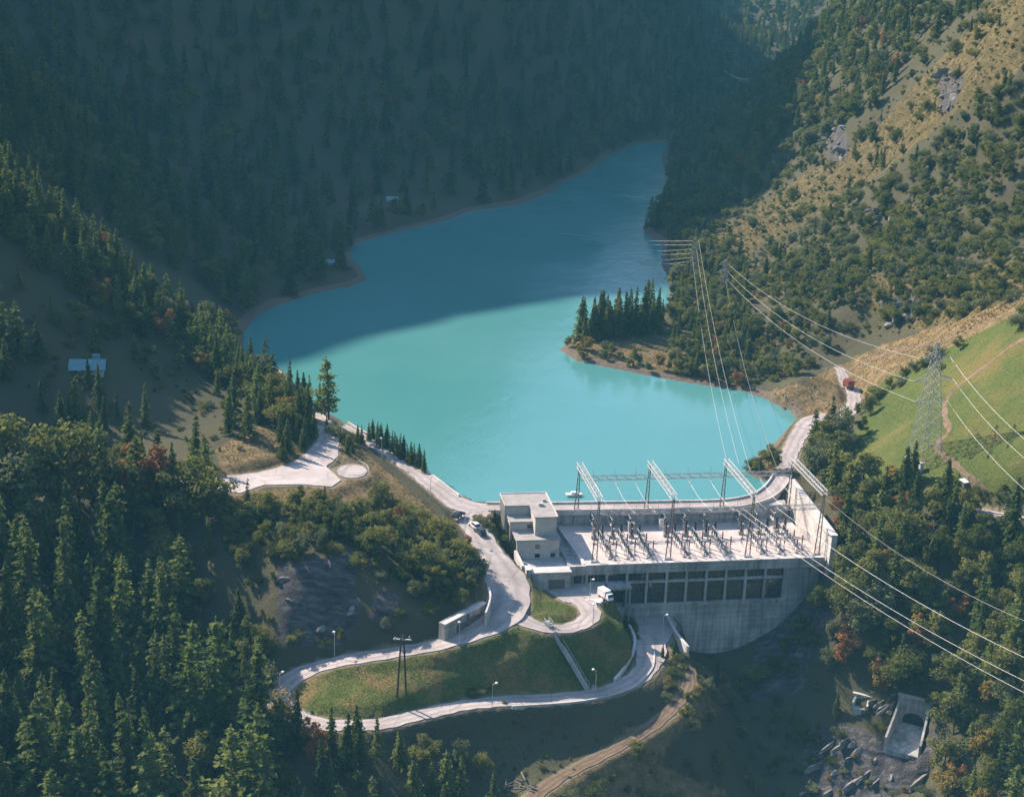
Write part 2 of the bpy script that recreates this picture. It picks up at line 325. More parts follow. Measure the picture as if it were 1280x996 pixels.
# downstream of the dam the ground stays under the powerhouse
phz = inpoly(XX, YY, [(10, 356), (30, 353), (84, 360), (84, 400), (68, 392), (0, 384), (4, 372)])
def hz(x, y):
    x = np.asarray(x, float); y = np.asarray(y, float)
    i = np.clip(np.searchsorted(GX, x)-1, 0, len(GX)-2); j = np.clip(np.searchsorted(GY, y)-1, 0, len(GY)-2)
    u = np.clip((x-GX[i])/(GX[i+1]-GX[i]), 0, 1); v = np.clip((y-GY[j])/(GY[j+1]-GY[j]), 0, 1)
    return (ZZ[j, i]*(1-u)+ZZ[j, i+1]*u)*(1-v)+(ZZ[j+1, i]*(1-u)+ZZ[j+1, i+1]*u)*v
def on_ground(px, py, ymin=250, ymax=2600):
    """walk along the sight line until it meets the ground"""
    d = _F + (px-640)/FPX*_R - (py-498)/FPX*_U
    ys = np.arange(ymin, ymax, 0.5); t = ys/d[1]; x = t*d[0]; z = CAM_H+t*d[2]
    h = np.maximum(hz(x, ys), -60); k = np.argmax(z <= h)
    return np.array([x[k], ys[k], h[k]])
# powerhouse frame: local x along the front, local y upstream
PO = np.array([15.4, 351.7]); PA = math.radians(9.8); PX = np.array([math.cos(PA), math.sin(PA)]); PY = np.array([-math.sin(PA), math.cos(PA)])
def PL(x, y, z=None):
    q = PO+PX*x+PY*y
    return (q[0], q[1]) if z is None else (q[0], q[1], z)
foot = inpoly(XX, YY, [PL(0.3, 0.4), PL(64, 0.4), PL(64.5, 31), PL(2, 31.5)])
ZZ[foot] = np.minimum(ZZ[foot], -17)
foot = inpoly(XX, YY, [PL(-10, 1), PL(1, 1), PL(1, 9), PL(-10.5, 9)])
ZZ[foot] = np.minimum(ZZ[foot], -8.4)
foot = inpoly(XX, YY, [PL(-11.5, 9), PL(3, 9), PL(3, 29), PL(-13, 28)])
ZZ[foot] = np.minimum(ZZ[foot], -4.9)
OUT_O = W(1127, 941, -32.0); OUT_A = math.radians(-27); OUT_L, OUT_W0, OUT_W1, OUT_RISE = 9.0, 7.4, 6.2, 3.0
def out_local(x, y):
    dx, dy = x-OUT_O[0], y-OUT_O[1]; c, s = math.cos(OUT_A), math.sin(OUT_A); return dx*c+dy*s, -dx*s+dy*c
ou, ov = out_local(XX, YY)
inside = (np.abs(ou) < 4.6) & (ov > -2.5) & (ov < OUT_L+1.2)
ZZ = np.where(inside, np.minimum(ZZ, OUT_O[2]-0.9+OUT_RISE*np.clip(ov, 0, OUT_L)/OUT_L), ZZ)
front = (np.abs(ou) < 8) & (ov <= -1) & (ov > -9)
ZZ = np.where(front, np.minimum(ZZ, OUT_O[2]-1.5+0.9*np.minimum(ov+1, 0)), ZZ)
# ---- what grows or lies where (read at each ground point)
QX, QY = PROJ(XX, YY, ZZ)
def reg(polys):
    m = np.zeros(XX.shape, bool)
    for p in polys: m |= inpoly(QX, QY, p)
    return m
def blur(a, n=1):
    a = a.astype(float)
    for _ in range(n):
        b = a.copy(); b[1:-1, 1:-1] = (a[:-2, 1:-1]+a[2:, 1:-1]+a[1:-1, :-2]+a[1:-1, 2:]+4*a[1:-1, 1:-1])/8; a = b
    return a
near = YY < 1000
R_MEADOW = [[(1062,575),(1066,545),(1085,500),(1110,470),(1180,438),(1280,388),(1400,330),(1400,660),(1280,640),(1200,628),(1150,612),(1085,600)]]
R_LAWN = [[(360,880),(376,852),(410,838),(480,826),(560,808),(610,792),(650,780),(690,792),(735,782),(750,760),(740,750),(775,755),(795,800),(790,840),(755,862),(640,870),(520,890),(420,900),(370,895)],
 [(650,708),(672,722),(715,755),(722,768),(712,780),(682,782),(664,770),(658,745)], [(600,650),(622,655),(645,685),(640,700),(620,688),(606,668)]]
R_DRY = [[(945,492),(1000,480),(1060,452),(1100,432),(1280,372),(1280,392),(1180,442),(1110,472),(1085,500),(1040,515),(1006,525),(992,560),(980,585),(950,590),(990,540),(1000,520)],
 [(428,545),(446,556),(530,630),(606,706),(620,735),(600,745),(560,700),(500,640),(450,605),(425,600),(428,580)],
 [(262,615),(340,612),(420,604),(470,590),(480,620),(400,632),(320,632)],
 [(832,815),(850,812),(905,850),(880,890),(820,950),(740,990),(680,1000),(660,1000),(720,955),(840,880),(850,850)],
 [(552,775),(612,735),(618,765),(575,795)], [(270,560),(330,530),(395,560),(330,590),(280,598)], [(300,455),(330,500),(390,545),(400,520),(350,480)],
 [(700,425),(720,440),(860,475),(930,488),(940,470),(850,440),(800,430)], [(830,330),(850,300),(870,330),(850,390)], [(318,868),(345,900),(352,905),(360,925),(330,895)],
 [(840,880),(900,830),(915,860),(890,900)], [(690,985),(760,960),(840,960),(930,996),(700,996)]]
R_SLOPE = [[(1280,-40),(1220,30),(1130,120),(1090,170),(1010,215),(940,265),(880,300),(846,330),(838,360),(880,345),(960,305),(1040,260),(1110,210),(1180,150),(1300,70)],
 [(840,400),(900,330),(1010,330),(1100,400),(1200,420),(1280,380),(1280,330),(1150,330),(1030,360)]]
R_ROCK = [[(1005,915),(1060,900),(1110,925),(1175,905),(1165,960),(1130,1000),(1010,1000)], [(345,705),(440,690),(450,780),(430,810),(350,800)], [(470,735),(500,740),(490,780),(460,775)],
 [(1018,150),(1058,160),(1060,205),(1035,200)], [(1170,85),(1205,90),(1195,140),(1175,140)], [(1090,258),(1120,248),(1112,275),(1095,275)], [(1095,372),(1150,365),(1140,405),(1105,410)], [(1150,320),(1205,315),(1195,350),(1155,345)],
 [(945,800),(1010,745),(1040,760),(1000,870),(940,880)], [(1020,640),(1080,680),(1050,700)], [(1060,15),(1080,20),(1070,40),(1055,35)]]
meadow = blur(reg(R_MEADOW) & near, 2); lawn = blur(reg(R_LAWN) & near, 1)
dry = blur(reg(R_DRY) & near, 2); slope_dry = blur(reg(R_SLOPE) & near & (YY > 440), 4); rock = blur(reg(R_ROCK) & near, 2)
gravel = (1-smooth(1.5, 5.0, sd))*(ZZ < 2.6)*up_side
ZZ = ZZ+rock*(1.1*vnoise(XX*1.0+0.5*YY, YY-0.3*XX, 7, 31, 3)+0.5*np.abs(vnoise(XX, YY, 3.5, 33, 2)))
nxg = len(GX); nyg = len(GY)
gv = np.stack([XX.ravel(), YY.ravel(), ZZ.ravel()], 1)
ii, jj = np.meshgrid(np.arange(nxg-1), np.arange(nyg-1))
b0 = (jj*nxg+ii).ravel(); gf = np.stack([b0, b0+1, b0+1+nxg, b0+nxg], 1)
me = bpy.data.meshes.new('ground')
me.vertices.add(len(gv)); me.vertices.foreach_set('co', gv.astype(np.float32).ravel())
me.loops.add(gf.size); me.loops.foreach_set('vertex_index', gf.astype(np.int32).ravel())
me.polygons.add(len(gf)); me.polygons.foreach_set('loop_start', np.arange(0, gf.size, 4, dtype=np.int32)); me.polygons.foreach_set('loop_total', np.full(len(gf), 4, np.int32))
me.update(); me.validate()
for an, arr in (('meadow', meadow), ('lawn', lawn), ('dry', dry), ('slopedry', slope_dry), ('rock', rock), ('gravel', gravel), ('verge', roadmask)):
    at = me.attributes.new(an, 'FLOAT', 'POINT'); at.data.foreach_set('value', arr.astype(np.float32).ravel())
m, nt, out = mat_new('ground')
geo = N(nt, 'ShaderNodeNewGeometry'); pos = geo.outputs['Position']
def att(n): return N(nt, 'ShaderNodeAttribute', attribute_name=n).outputs['Fac']
n_big = noise_n(nt, 0.05, 5, 0.6, pos); n_mid = noise_n(nt, 0.35, 5, 0.65, pos); n_fin = noise_n(nt, 2.2, 4, 0.7, pos)
sgn = math_n(nt, 'SUBTRACT', n_mid, 0.5)
def msk(name, k=0.9):      # ragged edge
    a = math_n(nt, 'ADD', att(name), math_n(nt, 'MULTIPLY', sgn, k))
    mr = N(nt, 'ShaderNodeMapRange', inputs={'From Min': 0.35, 'From Max': 0.65}); L(nt, a, mr.inputs['Value']); return mr.outputs[0]
col = mixc(nt, n_fin, (0.055, 0.047, 0.033), (0.105, 0.092, 0.058))
col = mixc(nt, math_n(nt, 'MULTIPLY', n_big, 0.9), col, (0.072, 0.076, 0.036))
grass = ramp(nt, n_big, [(0.35, (0.065, 0.090, 0.022)), (0.5, (0.085, 0.108, 0.028)), (0.66, (0.145, 0.125, 0.042))])
grass = mixc(nt, 0.8, grass, ramp(nt, n_fin, [(0.3, (0.28, 0.28, 0.28)), (0.7, (0.72, 0.72, 0.72))]), 'OVERLAY')
lawnc = ramp(nt, noise_n(nt, 0.13, 6, 0.68, pos), [(0.36, (0.055, 0.085, 0.020)), (0.52, (0.10, 0.112, 0.030)), (0.62, (0.175, 0.132, 0.052))])
lawnc = mixc(nt, 0.85, lawnc, ramp(nt, n_fin, [(0.3, (0.25, 0.25, 0.25)), (0.7, (0.75, 0.75, 0.75))]), 'OVERLAY')
dryc = ramp(nt, n_mid, [(0.3, (0.085, 0.072, 0.032)), (0.5, (0.165, 0.122, 0.058)), (0.7, (0.26, 0.19, 0.10))])
dryc = mixc(nt, 0.6, dryc, ramp(nt, n_fin, [(0.3, (0.25, 0.25, 0.25)), (0.7, (0.75, 0.75, 0.75))]), 'OVERLAY')
slc = ramp(nt, n_mid, [(0.3, (0.055, 0.055, 0.020)), (0.5, (0.105, 0.085, 0.036)), (0.72, (0.185, 0.14, 0.068))])
slc = mixc(nt, 0.6, slc, ramp(nt, n_fin, [(0.3, (0.25, 0.25, 0.25)), (0.7, (0.75, 0.75, 0.75))]), 'OVERLAY')
wv = N(nt, 'ShaderNodeMapping'); wv.inputs['Rotation'].default_value = (0.5, 0.3, 0.6); wv.inputs['Scale'].default_value = (0.25, 1.0, 0.8); L(nt, pos, wv.inputs['Vector'])
rockc = ramp(nt, noise_n(nt, 0.9, 6, 0.7, wv.outputs[0], 0.4), [(0.3, (0.035, 0.032, 0.034)), (0.5, (0.075, 0.07, 0.07)), (0.72, (0.19, 0.18, 0.17))])
gravc = ramp(nt, n_fin, [(0.3, (0.09, 0.068, 0.05)), (0.7, (0.20, 0.16, 0.12))])
col = mixc(nt, msk('slopedry', 1.6), col, slc)
col = mixc(nt, msk('dry'), col, dryc); col = mixc(nt, msk('meadow', 0.5), col, grass); col = mixc(nt, msk('lawn', 0.5), col, lawnc)
col = mixc(nt, msk('rock'), col, rockc); col = mixc(nt, msk('gravel'), col, gravc)
vg = math_n(nt, 'MULTIPLY', msk('verge', 0.7), 0.8)
col = mixc(nt, vg, col, mixc(nt, n_fin, (0.17, 0.13, 0.085), (0.30, 0.25, 0.18)))
hgt = math_n(nt, 'ADD', n_fin, math_n(nt, 'MULTIPLY', n_mid, 1.5))
pbsdf(nt, out, col, 0.95, 0, 0.1, bump(nt, hgt, 0.7, 0.5))
ground = link_mesh('ground', me, m, None, True); tag(ground, kind='structure')
# ------------------------------------------------------------------ lake
m, nt, out = mat_new('lake_water')
pos = N(nt, 'ShaderNodeNewGeometry').outputs['Position']
nb = noise_n(nt, 0.012, 4, 0.55, pos)
wc = ramp(nt, nb, [(0.35, (0.062, 0.222, 0.214)), (0.65, (0.080, 0.242, 0.236))])
mp = N(nt, 'ShaderNodeMapping'); mp.inputs['Scale'].default_value = (1.0, 0.6, 1); L(nt, pos, mp.inputs['Vector'])
rip = math_n(nt, 'ADD', noise_n(nt, 0.9, 3, 0.6, mp.outputs[0]), math_n(nt, 'MULTIPLY', noise_n(nt, 0.12, 3, 0.5, mp.outputs[0]), 2.5))
rgh = N(nt, 'ShaderNodeMapRange', inputs={'From Min': 0.3, 'From Max': 0.7, 'To Min': 0.03, 'To Max': 0.2}); mpw = N(nt, 'ShaderNodeMapping'); mpw.inputs['Scale'].default_value = (1.0, 0.35, 1); mpw.inputs['Rotation'].default_value = (0, 0, 0.5); L(nt, pos, mpw.inputs['Vector']); L(nt, noise_n(nt, 0.03, 5, 0.6, mpw.outputs[0], 0.6), rgh.inputs['Value'])
pw = pbsdf(nt, out, wc, rgh.outputs[0], 0, 0.5, bump(nt, rip, 0.22, 0.25)); pw.inputs['IOR'].default_value = 1.33
off = []
lp = np.array(lake_poly); cc = lp.mean(0)
nsh = len(shore)
for k in range(len(lp)):
    a = lp[k-1]; b = lp[(k+1) % len(lp)]; t = b-a; t = t/np.linalg.norm(t); nrm = np.array([-t[1], t[0]])
    if inpoly(np.array([lp[k][0]+nrm[0]*0.5]), np.array([lp[k][1]+nrm[1]*0.5]), lake_poly)[0]: nrm = -nrm
    off.append(lp[k]+nrm*(2.5 if 1 < k < nsh-1 else 0.0))
bm = bmesh.new(); vs = [bm.verts.new((p[0], p[1], 0.0)) for p in lp]; fc = bm.faces.new(vs)
bmesh.ops.triangulate(bm, faces=[fc])
if sum(f.normal.z for f in bm.faces) < 0: bmesh.ops.reverse_faces(bm, faces=bm.faces[:])
me = bpy.data.meshes.new('lake'); bm.to_mesh(me); bm.free()
lake = link_mesh('lake', me, m); tag(lake, kind='structure')
# ------------------------------------------------------------------ road surfaces
def mat_paving(name, c1, c2, scale=0.5, stain=0.5, tracks=0.0):
    m, nt, out = mat_new(name); pos = N(nt, 'ShaderNodeNewGeometry').outputs['Position']
    a = noise_n(nt, scale, 6, 0.65, pos); b = noise_n(nt, 3.5, 3, 0.6, pos); c = noise_n(nt, 0.12, 3, 0.5, pos)
    col = ramp(nt, a, [(0.3, c2), (0.65, c1)])
    col = mixc(nt, stain, col, ramp(nt, c, [(0.35, (0.36, 0.36, 0.36)), (0.6, (0.56, 0.56, 0.56))]), 'OVERLAY')
    col = mixc(nt, 0.25, col, ramp(nt, b, [(0.3, (0.3, 0.3, 0.3)), (0.7, (0.7, 0.7, 0.7))]), 'OVERLAY')
    pt = N(nt, 'ShaderNodeTexVoronoi', feature='F1', inputs={'Scale': 0.11, 'Randomness': 1.0}); L(nt, pos, pt.inputs['Vector'])
    sp_ = N(nt, 'ShaderNodeSeparateColor'); L(nt, pt.outputs['Color'], sp_.inputs[0])
    col = mixc(nt, 0.3, col, ramp(nt, sp_.outputs[0], [(0.0, (0.36, 0.36, 0.36)), (1.0, (0.6, 0.6, 0.6))]), 'OVERLAY')
    vc = N(nt, 'ShaderNodeTexVoronoi', feature='DISTANCE_TO_EDGE', inputs={'Scale': 0.16}); wv_ = N(nt, 'ShaderNodeMix', data_type='VECTOR'); wv_.inputs['Factor'].default_value = 0.25
    L(nt, pos, wv_.inputs['A']); nz_ = N(nt, 'ShaderNodeTexNoise', inputs={'Scale': 0.4, 'Detail': 3.0}); L(nt, pos, nz_.inputs['Vector']); L(nt, nz_.outputs['Color'], wv_.inputs['B']); L(nt, wv_.outputs['Result'], vc.inputs['Vector'])
    if tracks:
        ac = N(nt, 'ShaderNodeAttribute', attribute_name='across').outputs['Fac']; dd = math_n(nt, 'ABSOLUTE', math_n(nt, 'SUBTRACT', math_n(nt, 'ABSOLUTE', ac), 0.42))
        mr_ = N(nt, 'ShaderNodeMapRange', inputs={'From Min': 0.05, 'From Max': 0.26, 'To Min': 1.0, 'To Max': 0.0}); L(nt, dd, mr_.inputs['Value'])
        col = mixc(nt, math_n(nt, 'MULTIPLY', mr_.outputs[0], math_n(nt, 'MULTIPLY', a, tracks)), col, tuple(x*0.45 for x in c2))
    cr_ = math_n(nt, 'LESS_THAN', vc.outputs['Distance'], 0.012); col = mixc(nt, math_n(nt, 'MULTIPLY', cr_, 0.35), col, (0.10, 0.09, 0.085))
    pbsdf(nt, out, col, 0.9, 0, 0.2, bump(nt, b, 0.2, 0.02)); return m
mat_paving('paving', (0.42, 0.375, 0.355), (0.33, 0.295, 0.28), tracks=0.7)
mat_paving('paving_pale', (0.46, 0.41, 0.39), (0.37, 0.335, 0.315))
mat_paving('dirt', (0.20, 0.14, 0.09), (0.11, 0.08, 0.052), tracks=0.9)
mat_paving('concrete', (0.48, 0.47, 0.45), (0.36, 0.355, 0.345), 0.35)
mat_paving('concrete_pale', (0.58, 0.555, 0.53), (0.46, 0.44, 0.425), 0.35)
def ribbon(name, P, mat, dz=0.0, skirt=0.5):
    n = len(P); V = []; Fc = []
    for i in range(n):
        t = P[min(i+1, n-1), :2]-P[max(i-1, 0), :2]; t = t/(np.linalg.norm(t)+1e-9); nr = np.array([-t[1], t[0]]); w = P[i, 3]/2
        l = P[i, :2]+nr*w; r = P[i, :2]-nr*(w+0.16*math.sin(i*1.7)+0.12*math.sin(i*0.61+1)); l = l+nr*(0.16*math.sin(i*1.3+2)+0.12*math.sin(i*0.47)); z = P[i, 2]+dz
        V += [(l[0], l[1], z-skirt), (l[0], l[1], z), (r[0], r[1], z), (r[0], r[1], z-skirt)]
    for i in range(n-1):
        a = i*4; b = a+4
        Fc += [(a+1, a+2, b+2, b+1), (a, a+1, b+1, b), (a+2, a+3, b+3, b+2)]
    o = tag(mesh_obj(name, V, Fc, mat), kind='structure')
    at = o.data.attributes.new('across', 'FLOAT', 'POINT'); at.data.foreach_set('value', np.tile(np.array([-1, -1, 1, 1], np.float32), n))
    return o
dzs = {'crest_road': 0.0, 'lake_road': -0.012, 'main_road': 0.012, 'side_road': 0.02, 'upper_road': -0.01, 'dirt_track': -0.03, 'meadow_path': 0}
for rn, P in road3d.items():
    ribbon(rn, P, MAT['dirt'] if rn == 'dirt_track' else MAT['paving'], dzs[rn])
def draped(name, pix, wid, mat, dz=0.05):
    P = catmull([on_ground(*p) for p in pix], 1.0); V = []; Fc = []
    for i in range(len(P)):
        t = P[min(i+1, len(P)-1), :2]-P[max(i-1, 0), :2]; t = t/(np.linalg.norm(t)+1e-9); w_ = wid*(0.5+0.12*math.sin(i*0.7)+0.08*math.sin(i*2.1))
        for s in (-1, -0.35, 0.35, 1):
            q = P[i, :2]+np.array([-t[1], t[0]])*w_*s; V.append((q[0], q[1], float(hz(q[0], q[1]))+dz))
    for i in range(len(P)-1):
        for k in range(3): a = 4*i+k; Fc.append((a, a+4, a+5, a+1))
    return tag(mesh_obj(name, V, Fc, mat), kind='structure')
draped('meadow_track', [(1290,420),(1262,435),(1240,452),(1215,470),(1192,488),(1181,505),(1182,525),(1186,540),(1172,556),(1180,570),(1198,586),(1212,602),(1226,620),(1240,634)], 1.3, MAT['dirt'])
draped('slope_path', [(1060,463),(1080,452),(1100,446),(1125,438),(1160,432),(1200,418),(1240,400),(1290,380)], 1.6, MAT['dirt'])
for k, P in plat3d.items():
    mb = MB(); q = [(p[0], p[1]) for p in P]
    ar = sum(q[i][0]*q[(i+1) % len(q)][1]-q[(i+1) % len(q)][0]*q[i][1] for i in range(len(q)))
    if ar < 0: q = q[::-1]
    mb.prism(q, P[0][2]-0.6, P[0][2]+0.03); tag(mb.build(k, MAT['paving_pale' if k == 'parking_area' else 'paving']), kind='structure')
# =================================================================== POWERHOUSE, DAM, BUILDINGS
def _move(self, dx, dy, dz):
    self.v = [(a+dx, b+dy, c+dz) for a, b, c in self.v]; return self
MB.move = _move
mat_simple('steel_pale', (0.62, 0.62, 0.60), (0.42, 0.42, 0.41), 0.8, 0.5, 0.0, 0.5)
mat_simple('steel_dark', (0.16, 0.145, 0.13), (0.09, 0.08, 0.075), 0.8, 0.6, 0.0, 0.4)
mat_simple('steel_grey', (0.34, 0.34, 0.34), (0.22, 0.22, 0.22), 0.8, 0.55, 0.0, 0.4)
mat_simple('porcelain_dark', (0.075, 0.055, 0.05), (0.04, 0.03, 0.03), 1.0, 0.35, 0, 0.5)
mat_simple('porcelain_pale', (0.55, 0.55, 0.53), (0.4, 0.4, 0.4), 1.0, 0.35, 0, 0.5)
mat_simple('white_paint', (0.80, 0.79, 0.77), (0.66, 0.65, 0.63), 0.5, 0.45)
mat_simple('roofing', (0.36, 0.34, 0.325), (0.26, 0.245, 0.235), 0.45, 0.95, 0, 0.15, 0.3)
mat_simple('yard_gravel', (0.60, 0.52, 0.485), (0.43, 0.365, 0.335), 0.22, 0.95, 0, 0.1, 0.3)
mat_simple('plaster', (0.50, 0.48, 0.44), (0.40, 0.385, 0.355), 0.5, 0.9)
mat_simple('asphalt_dark', (0.10, 0.10, 0.10), (0.06, 0.06, 0.06), 0.5, 0.9)
mat_simple('wood_grey', (0.22, 0.19, 0.16), (0.12, 0.10, 0.085), 1.5, 0.85)
mat_simple('rubber_and_tunnel_dark', (0.02, 0.02, 0.02), None, 1.0, 0.7)
mat_simple('slate_blue', (0.16, 0.30, 0.34), (0.11, 0.22, 0.26), 0.8, 0.7)
m, nt, out = mat_new('glass_dark')
pos = N(nt, 'ShaderNodeNewGeometry').outputs['Position']
pbsdf(nt, out, (0.02, 0.022, 0.024), 0.04, 0, 0.9, bump(nt, noise_n(nt, 0.5, 2, 0.5, pos), 0.06, 0.2))
# weathered concrete with vertical run marks for the big walls
m, nt, out = mat_new('concrete_wall')
pos = N(nt, 'ShaderNodeNewGeometry').outputs['Position']
mp = N(nt, 'ShaderNodeMapping'); mp.inputs['Scale'].default_value = (1, 1, 0.08); L(nt, pos, mp.inputs['Vector'])
mh = N(nt, 'ShaderNodeMapping'); mh.inputs['Scale'].default_value = (0.05, 0.05, 1.4); L(nt, pos, mh.inputs['Vector'])
c = ramp(nt, noise_n(nt, 0.8, 5, 0.65, mp.outputs[0]), [(0.28, (0.17, 0.165, 0.16)), (0.6, (0.44, 0.435, 0.42))])
c = mixc(nt, 0.35, c, ramp(nt, noise_n(nt, 0.9, 3, 0.5, mh.outputs[0]), [(0.4, (0.32, 0.32, 0.32)), (0.6, (0.62, 0.62, 0.62))]), 'OVERLAY')
c = mixc(nt, 0.7, c, ramp(nt, noise_n(nt, 0.15, 4, 0.6, pos), [(0.35, (0.3, 0.3, 0.3)), (0.65, (0.65, 0.65, 0.65))]), 'OVERLAY')
pbsdf(nt, out, c, 0.9, 0, 0.2)
CW_, CP_, CO_ = MAT['concrete_wall'], MAT['concrete_pale'], MAT['concrete']
def local_thing(name, z, label, cat, group=None, x=0.0, y=0.0):
    q = PL(x, y); return empty(name, (q[0], q[1], z), PA, label, cat, group)
def part(root, name, mat, *boxes):
    mb = MB()
    for b in boxes: mb.box(*b)
    mb.move(0, 0, -root.location.z if root.parent is None else 0)
    return mb.build(name, mat, root)
# ---- powerhouse
ph = local_thing('powerhouse', -34, 'long concrete powerhouse with tall mullioned windows under the rooftop switchyard', 'powerhouse')
Z0 = 34
mb = MB().prism([(4.3, 0.55), (64.2, 0.55), (64.2, 26.9), (2.1, 26.9)], -3.8, -3.0).move(0, 0, Z0); mb.build('roof_deck', MAT['yard_gravel'], ph)
part(ph, 'fascia', CW_, (0, 64.6, -0.35, 0.5, -5.2, -2.85))
part(ph, 'roof_kerb', CP_, (3.9, 64.6, -0.38, 0.55, -2.85, -2.62))
MB().prism([(3.6, 0.6), (4.25, 0.6), (2.05, 26.9), (1.4, 26.9)], -5.0, -2.65).move(0, 0, Z0).build('side_kerb', CP_, ph)
part(ph, 'core_wall', CW_, (0.2, 64.2, 1.6, 26.6, -33.5, -3.85))
BX0, BP = 14.4, 5.02
for k in range(9): part(ph, 'pier', CW_, (BX0+k*BP-0.30, BX0+k*BP+0.30, -0.22, 1.5, -13.6, -5.22))
for k in range(2): part(ph, 'pier', CW_, (BX0-(k+1)*BP-0.3, BX0-(k+1)*BP+0.3, -0.1, 1.5, -8.0, -5.22))
part(ph, 'crossbeam', CW_, (4.1, BX0+8*BP+0.42, -0.05, 1.45, -8.05, -7.45))
part(ph, 'sill', CW_, (BX0-0.6, BX0+8*BP+0.6, -0.45, 1.4, -14.35, -13.62))
mb = MB().poly([(BX0-4.6, 0.0, -33.5), (BX0+8*BP+1.2, 0.0, -33.5), (BX0+8*BP+1.2, 0.0, -14.36), (BX0-4.6, 0.0, -14.36), (BX0-4.6, 1.55, -33.5), (BX0+8*BP+1.2, 1.55, -33.5), (BX0+8*BP+1.2, 1.55, -14.36), (BX0-4.6, 1.55, -14.36)],
   [(0, 1, 2, 3), (1, 5, 6, 2), (4, 0, 3, 7), (3, 2, 6, 7)]).move(0, 0, Z0); mb.build('base_wall', CW_, ph)
# curved end wall at the right-hand end
vs = []; fs = []; nn = 9
for k in range(nn+1):
    t = k/nn; x = BX0+8*BP+0.42+t*(64.5-BX0-8*BP-0.42); y = -0.12+2.2*t*t
    vs += [(x, y, 0.5), (x, y-0.002, Z0-5.22)]
for k in range(nn): fs.append((2*k, 2*k+2, 2*k+3, 2*k+1))
mesh_obj('end_wall', vs, fs, CW_, ph, True)
def window(root, x0, x1, y, z0, z1, nmul, ntr, fr=0.09):
    zr = root.location.z
    w_ = MB().box(x0, x1, y, y+0.08, z0, z1).move(0, 0, -zr).build('window', MAT['glass_dark'], root)
    for k in range(1, nmul):
        xx = x0+(x1-x0)*k/nmul; MB().box(xx-fr/2, xx+fr/2, y-0.06, y+0.02, z0, z1).move(0, 0, -zr).build('mullion', MAT['steel_dark'], w_)
    for k in range(1, ntr):
        zz = z0+(z1-z0)*k/ntr; MB().box(x0, x1, y-0.045, y+0.01, zz-fr/2, zz+fr/2).move(0, 0, -zr).build('transom', MAT['steel_dark'], w_)
    return w_
for k in range(8):
    window(ph, BX0+k*BP+0.31, BX0+(k+1)*BP-0.31, 0.62, -13.6, -8.06, 7, 4)
    window(ph, BX0+k*BP+0.31, BX0+(k+1)*BP-0.31, 0.62, -7.44, -5.22, 7, 1)
for k in range(2): window(ph, BX0-(k+1)*BP+0.31, BX0-k*BP-0.43, 0.62, -7.44, -5.22, 5, 1)
part(ph, 'entrance_wall', CW_, (0.2, BX0-0.45, 0.9, 1.55, -14.3, -8.06), (0.2, 4.2, 0.9, 1.55, -8.06, -5.22))
window(ph, 1.3, 3.2, 0.84, -8.0, -5.9, 2, 1); 
dr = part(ph, 'entrance_door', MAT['glass_dark'], (BX0-4.4, BX0-0.6, 0.8, 0.9, -13.4, -8.4))
part(ph, 'canopy', CW_, (BX0-5.2, BX0+0.6, -3.0, -0.06, -8.3, -7.62))
part(ph, 'canopy_post', CW_, (BX0+0.05, BX0+0.45, -2.9, -2.5, -17.3, -8.31))
# ---- dam
cr = road3d['crest_road']; cr = cr[(cr[:, 0] > -6) & (cr[:, 1] < 409)]
dam = empty('dam', (float(cr[len(cr)//2, 0]), float(cr[len(cr)//2, 1]), -16), 0, 'concrete arch dam whose pale crest road closes the turquoise lake', 'dam')
DO = np.array(dam.location)
def side_path(P, off, dz=0.0):
    o = []
    for i in range(len(P)):
        t = P[min(i+1, len(P)-1), :2]-P[max(i-1, 0), :2]; t = t/(np.linalg.norm(t)+1e-9)
        o.append((P[i, 0]-t[1]*off, P[i, 1]+t[0]*off, P[i, 2]+dz))
    return np.array(o)
def wall_strip(name, path, thick, h0, h1, mat, parent=None, org=(0, 0, 0), kind=None):
    """a wall of given thickness along a path; h0/h1 relative to the path's height"""
    A = side_path(np.c_[path, np.ones(len(path))], thick/2); B = side_path(np.c_[path, np.ones(len(path))], -thick/2); n = len(path); V = []; Fc = []
    for i in range(n):
        a, b = A[i], B[i]
        V += [(a[0], a[1], a[2]+h0), (a[0], a[1], a[2]+h1), (b[0], b[1], b[2]+h1), (b[0], b[1], b[2]+h0)]
    for i in range(n-1):
        a = 4*i; b = a+4; Fc += [(a, a+1, b+1, b), (a+1, a+2, b+2, b+1), (a+2, a+3, b+3, b+2), (a+3, a, b, b+3)]
    Fc += [(3, 2, 1, 0), (4*n-4, 4*n-3, 4*n-2, 4*n-1)]
    V = np.array(V)-np.array(org)
    return mesh_obj(name, V, Fc, mat, parent)
wall_strip('dam_body', cr[:, :3], 4.3, -16.5, -0.52, CW_, dam, DO)
up = side_path(cr, 2.45); dn = side_path(cr, -2.45)
wall_strip('upstream_parapet', up, 0.45, -3.0, 0.55, CP_, dam, DO)
wall_strip('downstream_parapet', dn, 0.35, -1.2, 0.35, CP_, dam, DO)
MB().prism([(2.2, 27.0), (64.0, 27.0), (64.0, 30.5), (2.2, 30.5)], -6, 0.6).build('downstream_face', CW_, None)
df = bpy.data.objects['downstream_face']; df.parent = dam; dmat = Matrix.Translation((PO[0], PO[1], 0)) @ Matrix.Rotation(PA, 4, 'Z')
df.data.transform(Matrix.Translation([-x for x in DO]) @ dmat)
